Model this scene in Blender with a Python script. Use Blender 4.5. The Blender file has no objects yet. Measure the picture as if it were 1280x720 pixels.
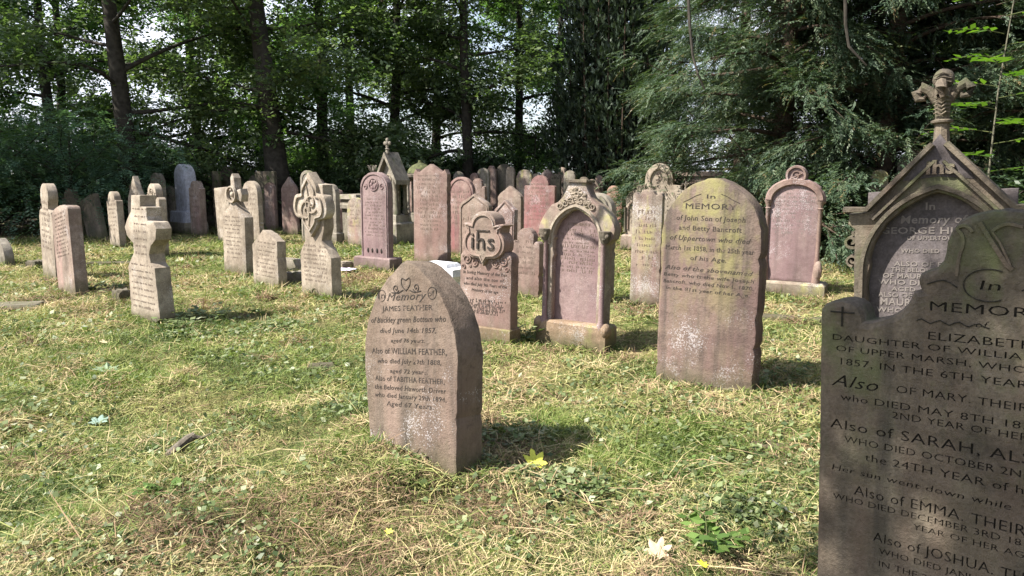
import bpy, math, random
import numpy as np
from mathutils import Vector, Matrix
R = math.radians
random.seed(7); rng = np.random.default_rng(11)
C = bpy.data.collections.new("churchyard"); bpy.context.scene.collection.children.link(C)
sc = bpy.context.scene

# ------------------------------------------------------------------ camera maths
F = 900.0; PITCH = math.atan(145/900); CAMZ = 1.5
def ray(px, py):
    u = (px-640)/F; v = (360-py)/F
    return Vector((u, math.cos(PITCH)+v*math.sin(PITCH), -math.sin(PITCH)+v*math.cos(PITCH)))
def at(px, py, z=0.0):
    d = ray(px, py); t = (z-CAMZ)/d.z
    return Vector((d.x*t, d.y*t, z))
def atd(px, py, Y):
    d = ray(px, py); t = Y/d.y
    return Vector((d.x*t, Y, CAMZ+d.z*t))

# ------------------------------------------------------------------ noise (numpy)
def _h(ix, iy, s):
    n = (ix*374761393 + iy*668265263 + s*974634777) & 0xffffffff
    n = ((n ^ (n >> 13))*1274126177) & 0xffffffff
    return ((n ^ (n >> 16)) & 0xffff)/65535.0
def vnoise(x, y, s=0):
    x = np.asarray(x, float); y = np.asarray(y, float)
    ix = np.floor(x).astype(np.int64); iy = np.floor(y).astype(np.int64)
    fx = x-ix; fy = y-iy; fx = fx*fx*(3-2*fx); fy = fy*fy*(3-2*fy)
    a = _h(ix, iy, s); b = _h(ix+1, iy, s); c = _h(ix, iy+1, s); d = _h(ix+1, iy+1, s)
    return (a*(1-fx)+b*fx)*(1-fy)+(c*(1-fx)+d*fx)*fy
def fbm(x, y, s=0, o=4):
    t = 0; a = 1; n = 0
    for k in range(o):
        t = t+a*vnoise(x*2**k, y*2**k, s+k); n += a; a *= .5
    return t/n
MOUNDS = [(-1.33, 2.75, .5, .09), (-.78, 3.4, .3, .10), (-.55, 3.15, .16, .05), (-1.0, 3.6, .15, .05), (-.05, 3.75, .5, .03), (-1.7, 3.4, .25, .08), (-.7, 4.1, .5, .04), (-1.75, 2.3, .6, .04)]
def gh(x, y):
    x = np.asarray(x, float); y = np.asarray(y, float)
    z = (fbm(x*.45, y*.45, 3, 3)-.5)*.11 + (fbm(x*2.2, y*2.2, 9, 4)-.5)*.085 + (fbm(x*7, y*7, 15, 2)-.5)*.03
    for mx, my, r, h in MOUNDS:
        z = z+h*np.exp(-((x-mx)**2+(y-my)**2)/(r*r))
    return z-.012

# ------------------------------------------------------------------ tagging, linking
def tag(o, label=None, cat=None, group=None, kind=None):
    if label: o['label'] = label
    if cat: o['category'] = cat
    if group: o['group'] = group
    if kind: o['kind'] = kind
    return o
def thing(name, label, cat, M=None, group=None):
    o = bpy.data.objects.new(name, None); C.objects.link(o); o.empty_display_size = .2
    if M is not None: o.matrix_world = M
    return tag(o, label, cat, group)
def add(name, me, mat, parent=None, M=None):
    o = bpy.data.objects.new(name, me); C.objects.link(o)
    if mat is not None:
        me.materials.clear(); me.materials.append(mat)
    if parent is not None: o.parent = parent
    if M is not None: o.matrix_local = M
    return o

# ------------------------------------------------------------------ materials
def newmat(name):
    m = bpy.data.materials.new(name); m.use_nodes = True; nt = m.node_tree; nt.nodes.clear()
    out = nt.nodes.new('ShaderNodeOutputMaterial'); return m, nt, out
def N(nt, t, **kw):
    n = nt.nodes.new(t)
    for k, v in kw.items():
        if k.startswith('i_'):
            n.inputs[k[2:].replace('_', ' ')].default_value = v
        else: setattr(n, k, v)
    return n
def ramp(nt, src, stops):
    r = nt.nodes.new('ShaderNodeValToRGB'); e = r.color_ramp.elements
    e[0].position = stops[0][0]; e[0].color = (*stops[0][1], 1) if len(stops[0][1]) == 3 else stops[0][1]
    e[1].position = stops[1][0]; e[1].color = (*stops[1][1], 1)
    for p, c in stops[2:]:
        q = e.new(p); q.color = (*c, 1)
    nt.links.new(src, r.inputs[0]); return r.outputs[0]
def mixc(nt, fac, a, b, mode='MIX'):
    n = nt.nodes.new('ShaderNodeMix'); n.data_type = 'RGBA'; n.blend_type = mode
    for sock, v in ((n.inputs[0], fac), (n.inputs[6], a), (n.inputs[7], b)):
        if hasattr(v, 'links'): nt.links.new(v, sock)
        elif isinstance(v, (int, float)): sock.default_value = v
        else: sock.default_value = (*v, 1)
    return n.outputs[2]
def stone_mat(name, base, dark, stain=None, stain_amt=0, moss=None, moss_amt=0, lichen=0, lichen_lo=False, soot=.3, seed=0, bump=.35):
    m, nt, out = newmat(name); L = nt.links.new
    tc = N(nt, 'ShaderNodeTexCoord'); oi = N(nt, 'ShaderNodeObjectInfo')
    ad = N(nt, 'ShaderNodeVectorMath', operation='ADD'); L(tc.outputs['Object'], ad.inputs[0])
    sc_ = N(nt, 'ShaderNodeVectorMath', operation='SCALE'); sc_.inputs[0].default_value = (17.3, 9.1, 3.7)
    L(oi.outputs['Random'], sc_.inputs['Scale']); L(sc_.outputs[0], ad.inputs[1])
    P = ad.outputs[0]
    def noise(scale, detail=4, rough=.6, vec=None, sx=None):
        n = N(nt, 'ShaderNodeTexNoise'); n.inputs['Scale'].default_value = scale
        n.inputs['Detail'].default_value = detail; n.inputs['Roughness'].default_value = rough
        v = vec or P
        if sx:
            mp = N(nt, 'ShaderNodeMapping'); mp.inputs['Scale'].default_value = sx; L(v, mp.inputs[0]); v = mp.outputs[0]
        L(v, n.inputs['Vector']); return n.outputs['Fac']
    big = noise(3.2, 5)
    col = ramp(nt, big, [(.38, dark), (.62, base)])
    grain = ramp(nt, noise(90, 3), [(.3, (.72, .72, .72)), (.7, (1.15, 1.15, 1.15))])
    col = mixc(nt, 1, col, grain, 'MULTIPLY')
    mot = ramp(nt, noise(14, 5, .7), [(.35, (.78, .76, .74)), (.65, (1.12, 1.12, 1.12))])
    col = mixc(nt, 1, col, mot, 'MULTIPLY')
    if stain:
        s = noise(1.0, 4, .6, sx=(7, 7, .7)); 
        f = ramp(nt, s, [(.5-.28*stain_amt, (0, 0, 0)), (.66-.1*stain_amt, (1, 1, 1))])
        mm = N(nt, 'ShaderNodeMath', operation='MULTIPLY'); L(f, mm.inputs[0]); gz = N(nt, 'ShaderNodeSeparateXYZ'); L(tc.outputs['Generated'], gz.inputs[0])
        gr = N(nt, 'ShaderNodeMapRange'); gr.inputs[1].default_value = 1.0; gr.inputs[2].default_value = .5; gr.inputs[3].default_value = .12; gr.inputs[4].default_value = min(1, .42+.4*stain_amt); L(gz.outputs[2], gr.inputs[0]); L(gr.outputs[0], mm.inputs[1])
        col = mixc(nt, mm.outputs[0], col, stain)
    if moss:
        s = noise(1.0, 4, .65, sx=(5.5, 5.5, .8)); s2 = noise(5, 4)
        mm = N(nt, 'ShaderNodeMath', operation='ADD'); L(s, mm.inputs[0]); L(s2, mm.inputs[1])
        f = ramp(nt, mm.outputs[0], [(1.0-.0, (0, 0, 0)), (1.0, (1, 1, 1))])
        f = N(nt, 'ShaderNodeMapRange'); f.inputs[1].default_value = 1.12-.22*moss_amt; f.inputs[2].default_value = 1.26-.1*moss_amt
        gm_ = N(nt, 'ShaderNodeSeparateXYZ'); L(tc.outputs['Generated'], gm_.inputs[0]); gv = N(nt, 'ShaderNodeMapRange'); gv.inputs[1].default_value = .42; gv.inputs[2].default_value = .72; gv.inputs[3].default_value = .1; gv.inputs[4].default_value = .72
        L(gm_.outputs[2], gv.inputs[0]); L(gv.outputs[0], f.inputs[4]); L(mm.outputs[0], f.inputs[0])
        col = mixc(nt, f.outputs[0], col, moss)
    # dark weather streaks
    s = noise(1.0, 4, .6, sx=(11, 11, .5)); f = N(nt, 'ShaderNodeMapRange'); f.inputs[1].default_value = .52; f.inputs[2].default_value = .72; f.inputs[4].default_value = soot
    L(s, f.inputs[0]); col = mixc(nt, f.outputs[0], col, (.045, .04, .034))
    if lichen:
        v = noise(115, 2, .7); v2 = noise(3.1, 3)
        mu = N(nt, 'ShaderNodeMath', operation='MULTIPLY'); L(v, mu.inputs[0]); L(v2, mu.inputs[1])
        f = N(nt, 'ShaderNodeMapRange'); f.inputs[1].default_value = .355-.05*lichen; f.inputs[2].default_value = .385-.05*lichen
        f.inputs[4].default_value = .42; L(mu.outputs[0], f.inputs[0]); fo = f.outputs[0]
        if lichen_lo:
            sx = N(nt, 'ShaderNodeSeparateXYZ'); L(tc.outputs['Object'], sx.inputs[0])
            g = N(nt, 'ShaderNodeMapRange'); g.inputs[1].default_value = .62; g.inputs[2].default_value = .42; L(sx.outputs[2], g.inputs[0])
            m2 = N(nt, 'ShaderNodeMath', operation='MULTIPLY'); L(fo, m2.inputs[0]); L(g.outputs[0], m2.inputs[1]); fo = m2.outputs[0]
        col = mixc(nt, fo, col, (.62, .6, .62))
    sz_ = N(nt, 'ShaderNodeSeparateXYZ'); L(tc.outputs['Object'], sz_.inputs[0]); na = N(nt, 'ShaderNodeMath', operation='MULTIPLY_ADD'); L(noise(9, 5, .7), na.inputs[0]); na.inputs[1].default_value = -.3; L(sz_.outputs[2], na.inputs[2])
    dz = N(nt, 'ShaderNodeMapRange'); dz.inputs[1].default_value = .02; dz.inputs[2].default_value = -.14; dz.inputs[4].default_value = .75; L(na.outputs[0], dz.inputs[0]); col = mixc(nt, dz.outputs[0], col, (.075, .07, .035))
    pt = N(nt, 'ShaderNodeMapRange'); pt.inputs[1].default_value = .56; pt.inputs[2].default_value = .66; pt.inputs[4].default_value = .5; L(noise(6.5, 6, .75), pt.inputs[0]); col = mixc(nt, pt.outputs[0], col, tuple(v*.45 for v in dark))
    b = N(nt, 'ShaderNodeBsdfPrincipled'); b.inputs['Roughness'].default_value = .88; b.inputs['Specular IOR Level'].default_value = .25
    L(col, b.inputs['Base Color'])
    ba = N(nt, 'ShaderNodeMath', operation='ADD'); bd = N(nt, 'ShaderNodeMath', operation='ADD'); L(noise(28, 6, .7), bd.inputs[0]); bm3 = N(nt, 'ShaderNodeMath', operation='MULTIPLY'); L(noise(1.0, 6, .75, sx=(5, 5, 15)), bm3.inputs[0]); bm3.inputs[1].default_value = .6; L(bm3.outputs[0], bd.inputs[1]); L(bd.outputs[0], ba.inputs[0])
    q = N(nt, 'ShaderNodeMath', operation='MULTIPLY'); L(noise(130, 3), q.inputs[0]); q.inputs[1].default_value = .4; L(q.outputs[0], ba.inputs[1])
    bp = N(nt, 'ShaderNodeBump'); bp.inputs['Strength'].default_value = bump; bp.inputs['Distance'].default_value = .012
    L(ba.outputs[0], bp.inputs['Height']); L(bp.outputs[0], b.inputs['Normal'])
    L(b.outputs[0], out.inputs[0]); return m
def plain_mat(name, a, b_, scale=8, rough=.85):
    m, nt, out = newmat(name); L = nt.links.new
    tc = N(nt, 'ShaderNodeTexCoord'); n = N(nt, 'ShaderNodeTexNoise'); n.inputs['Scale'].default_value = scale; n.inputs['Detail'].default_value = 6
    L(tc.outputs['Object'], n.inputs['Vector'])
    b = N(nt, 'ShaderNodeBsdfPrincipled'); b.inputs['Roughness'].default_value = rough; b.inputs['Specular IOR Level'].default_value = .25
    L(ramp(nt, n.outputs['Fac'], [(.35, a), (.65, b_)]), b.inputs['Base Color'])
    bp = N(nt, 'ShaderNodeBump'); bp.inputs['Strength'].default_value = .5; bp.inputs['Distance'].default_value = .02
    L(n.outputs['Fac'], bp.inputs['Height']); L(bp.outputs[0], b.inputs['Normal'])
    L(b.outputs[0], out.inputs[0]); return m
def leaf_mat(name, stops, trans=.3, rough=.5, tcol=(1.0, 1.15, .5), spec=.35):
    m, nt, out = newmat(name); L = nt.links.new
    at_ = N(nt, 'ShaderNodeAttribute', attribute_name='tint')
    col = ramp(nt, at_.outputs['Fac'], stops)
    b = N(nt, 'ShaderNodeBsdfPrincipled'); b.inputs['Roughness'].default_value = rough; b.inputs['Specular IOR Level'].default_value = spec
    L(col, b.inputs['Base Color'])
    t = N(nt, 'ShaderNodeBsdfTranslucent'); L(mixc(nt, 1, col, tcol, 'MULTIPLY'), t.inputs[0])
    ms = N(nt, 'ShaderNodeMixShader'); ms.inputs[0].default_value = trans
    L(b.outputs[0], ms.inputs[1]); L(t.outputs[0], ms.inputs[2]); L(ms.outputs[0], out.inputs[0]); return m

PINK = (.33, .17, .15)
M_ = {
 'buff': stone_mat('pale_sandstone', (0.376, 0.320, 0.256), (0.248, 0.204, 0.160), soot=.3, lichen=.15),
 'buffpink': stone_mat('pinkish_sandstone', (0.291, 0.234, 0.190), (0.190, 0.143, 0.117), (.30, .185, .165), .3, soot=.35, lichen=.2),
 'pink': stone_mat('rose_sandstone', (0.266, 0.203, 0.171), (0.177, 0.120, 0.104), (.25, .155, .135), .45, soot=.4, lichen=.25),
 'red': stone_mat('red_stained_sandstone', (0.266, 0.193, 0.166), (0.187, 0.113, 0.106), (.26, .10, .105), .6, soot=.3, lichen=.2),
 'purple': stone_mat('purple_sandstone', (0.266, 0.199, 0.187), (0.187, 0.129, 0.129), (.215, .14, .145), .5, soot=.4, lichen=.15),
 'front': stone_mat('front_sandstone', (0.189, 0.149, 0.117), (0.117, 0.089, 0.066), (.25, .175, .145), .3, soot=.55, lichen=.6, lichen_lo=True, bump=.6),
 'moss': stone_mat('mossy_sandstone', (0.181, 0.142, 0.113), (0.108, 0.080, 0.071), (.20, .125, .115), .45, (.235, .22, .085), .85, soot=.7, lichen=.5, lichen_lo=True, bump=.6),
 'moss2': stone_mat('lichened_sandstone', (0.312, 0.272, 0.217), (0.191, 0.149, 0.122), (.28, .16, .15), .35, (.36, .34, .13), .45, soot=.45, lichen=.6),
 'grey': stone_mat('grey_sandstone', (.30, .27, .22), (.17, .15, .125), soot=.5, moss=(.13, .15, .05), moss_amt=.2, bump=.5),
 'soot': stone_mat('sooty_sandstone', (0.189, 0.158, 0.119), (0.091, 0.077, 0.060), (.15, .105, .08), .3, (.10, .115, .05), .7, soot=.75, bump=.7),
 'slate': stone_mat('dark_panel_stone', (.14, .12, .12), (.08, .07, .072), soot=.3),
 'dark': stone_mat('dark_weathered_shaded_stone', (.17, .14, .11), (.08, .068, .055), (.08, .1, .05), .3, soot=.6),  # dark stone; the gloomy back stones have their shade put into this colour
 'marble': stone_mat('white_marble', (.78, .80, .84), (.62, .64, .68), soot=.08, bump=.12),
 'blue': stone_mat('blue_grey_granite', (.52, .54, .64), (.42, .43, .5), soot=.15, bump=.15),
 'red2': stone_mat('terracotta_sandstone', (0.357, 0.230, 0.178), (0.255, 0.162, 0.136), (.33, .15, .12), .4, soot=.2),
 'warm': stone_mat('warm_base_sandstone', (0.297, 0.216, 0.149), (0.203, 0.142, 0.095), soot=.3, moss=(.2, .2, .08), moss_amt=.15, lichen=.3),
}
def ink(name, c, worn=None, amt=.5):
    m, nt, out = newmat(name); L = nt.links.new
    tc = N(nt, 'ShaderNodeTexCoord'); n = N(nt, 'ShaderNodeTexNoise'); n.inputs['Scale'].default_value = 22; n.inputs['Detail'].default_value = 5; n.inputs['Roughness'].default_value = .75
    L(tc.outputs['Object'], n.inputs['Vector']); b = N(nt, 'ShaderNodeBsdfPrincipled'); b.inputs['Roughness'].default_value = .9; b.inputs['Specular IOR Level'].default_value = .2
    L(ramp(nt, n.outputs['Fac'], [(.55, c), (.55+.16*(1.4-amt), worn or tuple(v*1.5 for v in c))]), b.inputs['Base Color']); L(b.outputs[0], out.inputs[0]); return m
I_dark = ink('blackened_lettering', (.04, .034, .03), (.22, .16, .125), .6); I_mid = ink('worn_lettering', (.14, .105, .085), (.28, .21, .17), .5)
I_soot = ink('sooty_lettering', (.022, .02, .016), (.08, .07, .055), .5); I_light = ink('pale_lettering', (.2, .175, .16), (.09, .08, .075), .6)

# ------------------------------------------------------------------ shape tools
def mirror(half):
    """half: right side points from bottom (W/2,0) up to the apex (0,H)"""
    left = [(-x, z) for x, z in reversed(half) if x > 1e-5]
    return list(half)+left
def arc(cx, cz, r, a0, a1, n=14, rz=None):
    rz = rz or r
    return [(cx+r*math.cos(R(a0+(a1-a0)*i/n)), cz+rz*math.sin(R(a0+(a1-a0)*i/n))) for i in range(n+1)]
def catmull(P, n=6, closed=False):
    out = []; L = len(P)
    rg = range(L) if closed else range(L-1)
    for i in rg:
        p0 = P[(i-1) % L] if closed or i > 0 else P[0]; p1 = P[i]; p2 = P[(i+1) % L]; p3 = P[(i+2) % L] if closed or i+2 < L else P[-1]
        for k in range(n):
            t = k/n
            out.append(tuple(.5*((2*p1[j])+(-p0[j]+p2[j])*t+(2*p0[j]-5*p1[j]+4*p2[j]-p3[j])*t*t+(-p0[j]+3*p1[j]-3*p2[j]+p3[j])*t**3) for j in (0, 1)))
    if not closed: out.append(P[-1])
    return out
def S_round(W, H): return [(W/2, 0)]+arc(0, H-W/2, W/2, 0, 90)
def S_gothic(W, H, k=.58):
    r = k*W; Rr = (W*W/4+r*r)/W; cx = W/2-Rr; a = math.degrees(math.atan2(r, -cx))
    return [(W/2, 0)]+arc(cx, H-r, Rr, 0, a, 16)[:-1]+[(0, H)]
def S_low(W, H, k=.3):
    r = k*W; return [(W/2, 0)]+arc(0, H-r, W/2, 0, 90, 14, r)
def S_shoulder(W, H, s=.14, k=.34):
    r = W*k; z = H-r
    return [(W/2, 0), (W/2, z-.02), (W/2-.02, z)]+[(r, z)]+arc(0, z, r, 0, 90)[1:]
def S_rshoulder(W, H, k=.3):
    r = W*k; s = W/2-r; z = H-r-.02
    return [(W/2, 0), (W/2, z-s)]+arc(W/2-s*.5, z-s, s*.5, 0, 180, 8)[1:]+[(r, z)]+arc(0, z, r, 0, 90)[1:]
def S_ogee(W, H, k=.45):
    return [(W/2, 0)]+catmull([(W/2, H-k*W), (W*.42, H-k*W*.72), (W*.25, H-k*W*.45), (W*.1, H-k*W*.18), (0, H)], 4)
def S_peaks(W, H):
    q = W*.13
    return [(W/2, 0), (W/2, H-.10*W/.6), (W/2-.02, H-.02-.06), (W/2-q*.9, H-.05), (W/2-q*1.7, H-.14), (W/2-q*1.9, H-.13), (0, H)]
def S_tri(W, H):   # three pointed peaks, tall centre
    return [(W/2, 0), (W/2, H-.16), (W*.43, H-.075), (W*.37, H-.12), (W*.33, H-.13), (W*.18, H-.07), (0, H)]
def S_gable(W, H, k=.4): return [(W/2, 0), (W/2, H-k*W), (0, H)]
def S_wavy(W, H):
    return [(W/2, 0), (W/2, H-.2*W)]+catmull([(W/2, H-.2*W), (W*.47, H-.12*W), (W*.38, H-.1*W), (W*.31, H-.17*W), (W*.26, H-.16*W), (W*.2, H-.06*W), (W*.1, H-.005*W), (0, H)], 4)
def S_knob(W, H):
    r = W*.3
    return [(W/2, 0), (W/2, H-2.6*r-.03), (W*.42, H-2.25*r), (r*.75, H-2.0*r), (r*.85, H-1.5*r)]+arc(0, H-r, r, -20, 90, 10)
def S_flat(W, H): return [(W/2, 0), (W/2, H-.02), (W/2-.02, H), (0, H)]
def S_obel(W, H): return [(W/2, 0), (W/2, H-.42)]+catmull([(W/2, H-.42), (W*.44, H-.2), (W*.25, H-.05), (0, H)], 4)
SH = dict(round=S_round, gothic=S_gothic, low=S_low, shoulder=S_shoulder, rshoulder=S_rshoulder, ogee=S_ogee, peaks=S_tri,
          gable=S_gable, wavy=S_wavy, knob=S_knob, flat=S_flat, obel=S_obel)

from mathutils.geometry import tessellate_polygon
def rough_poly(P, step=.04, j=.0012):
    out = []; n = len(P)
    for i in range(n):
        a = P[i]; b = P[(i+1) % n]; d = math.dist(a, b)
        if d < 1e-6: continue
        k = max(1, int(d/step))
        for q in range(k):
            t = q/k; out.append((a[0]+(b[0]-a[0])*t, a[1]+(b[1]-a[1])*t))
    res = [out[0]]
    for p in out[1:]:
        if math.dist(p, res[-1]) > .0055: res.append(p)
    if math.dist(res[0], res[-1]) < .0055: res.pop()
    o_ = []; zm = max(z for x, z in res)
    for x, z in res:
        c = 1-(random.uniform(.004, .014)/max(abs(x), .08) if j > .001 and random.random() < .06 else 0)
        o_.append((x*c+random.gauss(0, j), z+random.gauss(0, j)-(random.uniform(.002, .008) if j > .001 and random.random() < .06 and z > zm*.6 else 0)))
    return o_
def inset_poly(P, d):
    n = len(P); ar = sum(P[i][0]*P[(i+1) % n][1]-P[(i+1) % n][0]*P[i][1] for i in range(n)); sg = 1 if ar > 0 else -1; out = []
    for i in range(n):
        a, p, c = P[i-1], P[i], P[(i+1) % n]
        e1 = (p[0]-a[0], p[1]-a[1]); e2 = (c[0]-p[0], c[1]-p[1]); l1 = math.hypot(*e1) or 1; l2 = math.hypot(*e2) or 1
        n1 = (-e1[1]/l1*sg, e1[0]/l1*sg); n2 = (-e2[1]/l2*sg, e2[0]/l2*sg); m = (n1[0]+n2[0], n1[1]+n2[1]); ml = math.hypot(*m)
        if ml < .3: out.append(p); continue
        k = min(1.6, 2/ml)/ml; out.append((p[0]+m[0]*k*d, p[1]+m[1]*k*d))
    return out
def curve_mesh(polys, T, bevel=.008, y0=0.0, rough=.0012, res=1):
    """flat outlines (first outer, others holes) in x,z -> bevelled solid from y0 (front) to y0+T (back)"""
    V = []; Fc = []; rings = []; smooth = []
    bevel = min(bevel, T*.45)
    for pi, P in enumerate(polys):
        P = rough_poly(P, .04, rough)
        ar = sum(P[i][0]*P[(i+1) % len(P)][1]-P[(i+1) % len(P)][0]*P[i][1] for i in range(len(P)))
        if (ar > 0) != (pi == 0): P = P[::-1]
        sgn = 1 if pi == 0 else -1
        I2 = inset_poly(P, sgn*bevel); I1 = inset_poly(P, sgn*bevel*.3); n = len(P); o = len(V)
        for Q, y in ((I2, y0), (I1, y0+bevel*.3), (P, y0+bevel), (P, y0+T-bevel), (I2, y0+T)): V += [(x, y, z) for x, z in Q]
        for k in range(4):
            for i in range(n):
                j = (i+1) % n; Fc.append((o+k*n+i, o+(k+1)*n+i, o+(k+1)*n+j, o+k*n+j)); smooth.append(k == 2)
        rings.append((o, n, I2))
    flat = [v for o, n, I2 in rings for v in range(o, o+n)]; back = [v for o, n, I2 in rings for v in range(o+4*n, o+5*n)]
    tri = tessellate_polygon([[Vector((x, z, 0)) for x, z in I2] for o, n, I2 in rings])
    for a, b, c in tri:
        pa, pb, pc = V[flat[a]], V[flat[b]], V[flat[c]]
        cr = (pb[0]-pa[0])*(pc[2]-pa[2])-(pb[2]-pa[2])*(pc[0]-pa[0])
        if cr < 0: b, c = c, b
        Fc.append((flat[a], flat[b], flat[c])); Fc.append((back[a], back[c], back[b])); smooth += [False, False]
    me = bpy.data.meshes.new('m'); me.from_pydata(V, [], Fc); me.update()
    me.polygons.foreach_set('use_smooth', smooth); me.set_sharp_from_angle(angle=R(28)); return me

class MB:
    def __init__(s): s.v = []; s.f = []
    def addv(s, V, Fc):
        o = len(s.v); s.v += [tuple(p) for p in V]; s.f += [tuple(i+o for i in f) for f in Fc]
    def box(s, x0, x1, y0, y1, z0, z1, taper=0, bev=.006):
        def ring(e, z): return [(x0+e, y0+e, z), (x1-e, y0+e, z), (x1-e, y1-e, z), (x0+e, y1-e, z)]
        V = ring(0, z0)+ring(taper, z1-bev)+ring(taper+bev, z1)
        Fc = [(3, 2, 1, 0), (8, 9, 10, 11)]
        for k in (0, 4):
            for i in range(4): j = (i+1) % 4; Fc.append((k+i, k+j, k+4+j, k+4+i))
        s.addv(V, Fc)
    def sweep(s, P, w, d, y0=0.0, closed=False):
        """raised moulding following 2D path (x,z) on the plane y=y0, standing d proud"""
        n = len(P); V = []; Fc = []
        for i in range(n):
            a = P[(i-1) % n] if closed or i > 0 else P[i]; b = P[(i+1) % n] if closed or i < n-1 else P[i]
            tx, tz = b[0]-a[0], b[1]-a[1]; l = math.hypot(tx, tz) or 1; nx, nz = -tz/l, tx/l
            x, z = P[i]
            for q, dy in ((-.5, .004), (-.32, -d), (.32, -d), (.5, .004)): V.append((x+nx*w*q, y0+dy, z+nz*w*q))
        m = n if closed else n-1
        for i in range(m):
            j = (i+1) % n
            for k in range(3): Fc.append((i*4+k, j*4+k, j*4+k+1, i*4+k+1))
        if not closed: Fc += [(0, 1, 2, 3), ((n-1)*4+3, (n-1)*4+2, (n-1)*4+1, (n-1)*4)]
        s.addv(V, Fc)
    def lathe(s, prof, cx=0, cy=0, n=14, sx=1, sy=1):
        V = []; Fc = []
        for r, z in prof:
            for i in range(n): a = 2*math.pi*i/n; V.append((cx+sx*r*math.cos(a), cy+sy*r*math.sin(a), z))
        for k in range(len(prof)-1):
            for i in range(n): j = (i+1) % n; Fc.append((k*n+i, k*n+j, (k+1)*n+j, (k+1)*n+i))
        Fc.append(tuple(range(n-1, -1, -1))); Fc.append(tuple((len(prof)-1)*n+i for i in range(n)))
        s.addv(V, Fc)
    def ball(s, c, r, n=10, sc3=(1, 1, 1), rough=0):
        V = []; Fc = []; m = n//2+1
        for k in range(m+1):
            th = math.pi*k/m
            for i in range(n):
                a = 2*math.pi*i/n; q = 1+random.uniform(-rough, rough)
                V.append((c[0]+r*sc3[0]*q*math.sin(th)*math.cos(a), c[1]+r*sc3[1]*q*math.sin(th)*math.sin(a), c[2]+r*sc3[2]*q*math.cos(th)))
        for k in range(m):
            for i in range(n): j = (i+1) % n; Fc.append((k*n+i, (k+1)*n+i, (k+1)*n+j, k*n+j))
        s.addv(V, Fc)
    def tube(s, P, r0, r1, n=8, prof=None):
        V = []; Fc = []; L = len(P)
        for i, p in enumerate(P):
            p = Vector(p); a = Vector(P[max(i-1, 0)]); b = Vector(P[min(i+1, L-1)]); t = (b-a).normalized()
            u = t.orthogonal().normalized() if abs(t.z) > .95 else t.cross(Vector((0, 0, 1))).normalized(); w = t.cross(u)
            r = r0+(r1-r0)*i/(L-1)
            if prof: r = prof[i]
            for k in range(n): q = 2*math.pi*k/n; V.append(p+(u*math.cos(q)+w*math.sin(q))*r)
        for i in range(L-1):
            for k in range(n): j = (k+1) % n; Fc.append((i*n+k, i*n+j, (i+1)*n+j, (i+1)*n+k))
        Fc.append(tuple(range(n-1, -1, -1))); Fc.append(tuple((L-1)*n+k for k in range(n)))
        s.addv(V, Fc)
    def mesh(s, ang=35):
        me = bpy.data.meshes.new('m'); me.from_pydata(s.v, [], s.f); me.update()
        me.polygons.foreach_set('use_smooth', [True]*len(me.polygons)); me.set_sharp_from_angle(angle=R(ang)); return me
    def build(s, name, mat, parent=None, M=None, ang=35): return add(name, s.mesh(ang), mat, parent, M)
def spiral(cx, cz, r, turns=1.6, a0=0, flip=1, n=22):
    return [(cx+flip*r*(1-t/n*.82)*math.cos(R(a0)+turns*2*math.pi*t/n), cz+r*(1-t/n*.82)*math.sin(R(a0)+turns*2*math.pi*t/n)) for t in range(n+1)]

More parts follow.
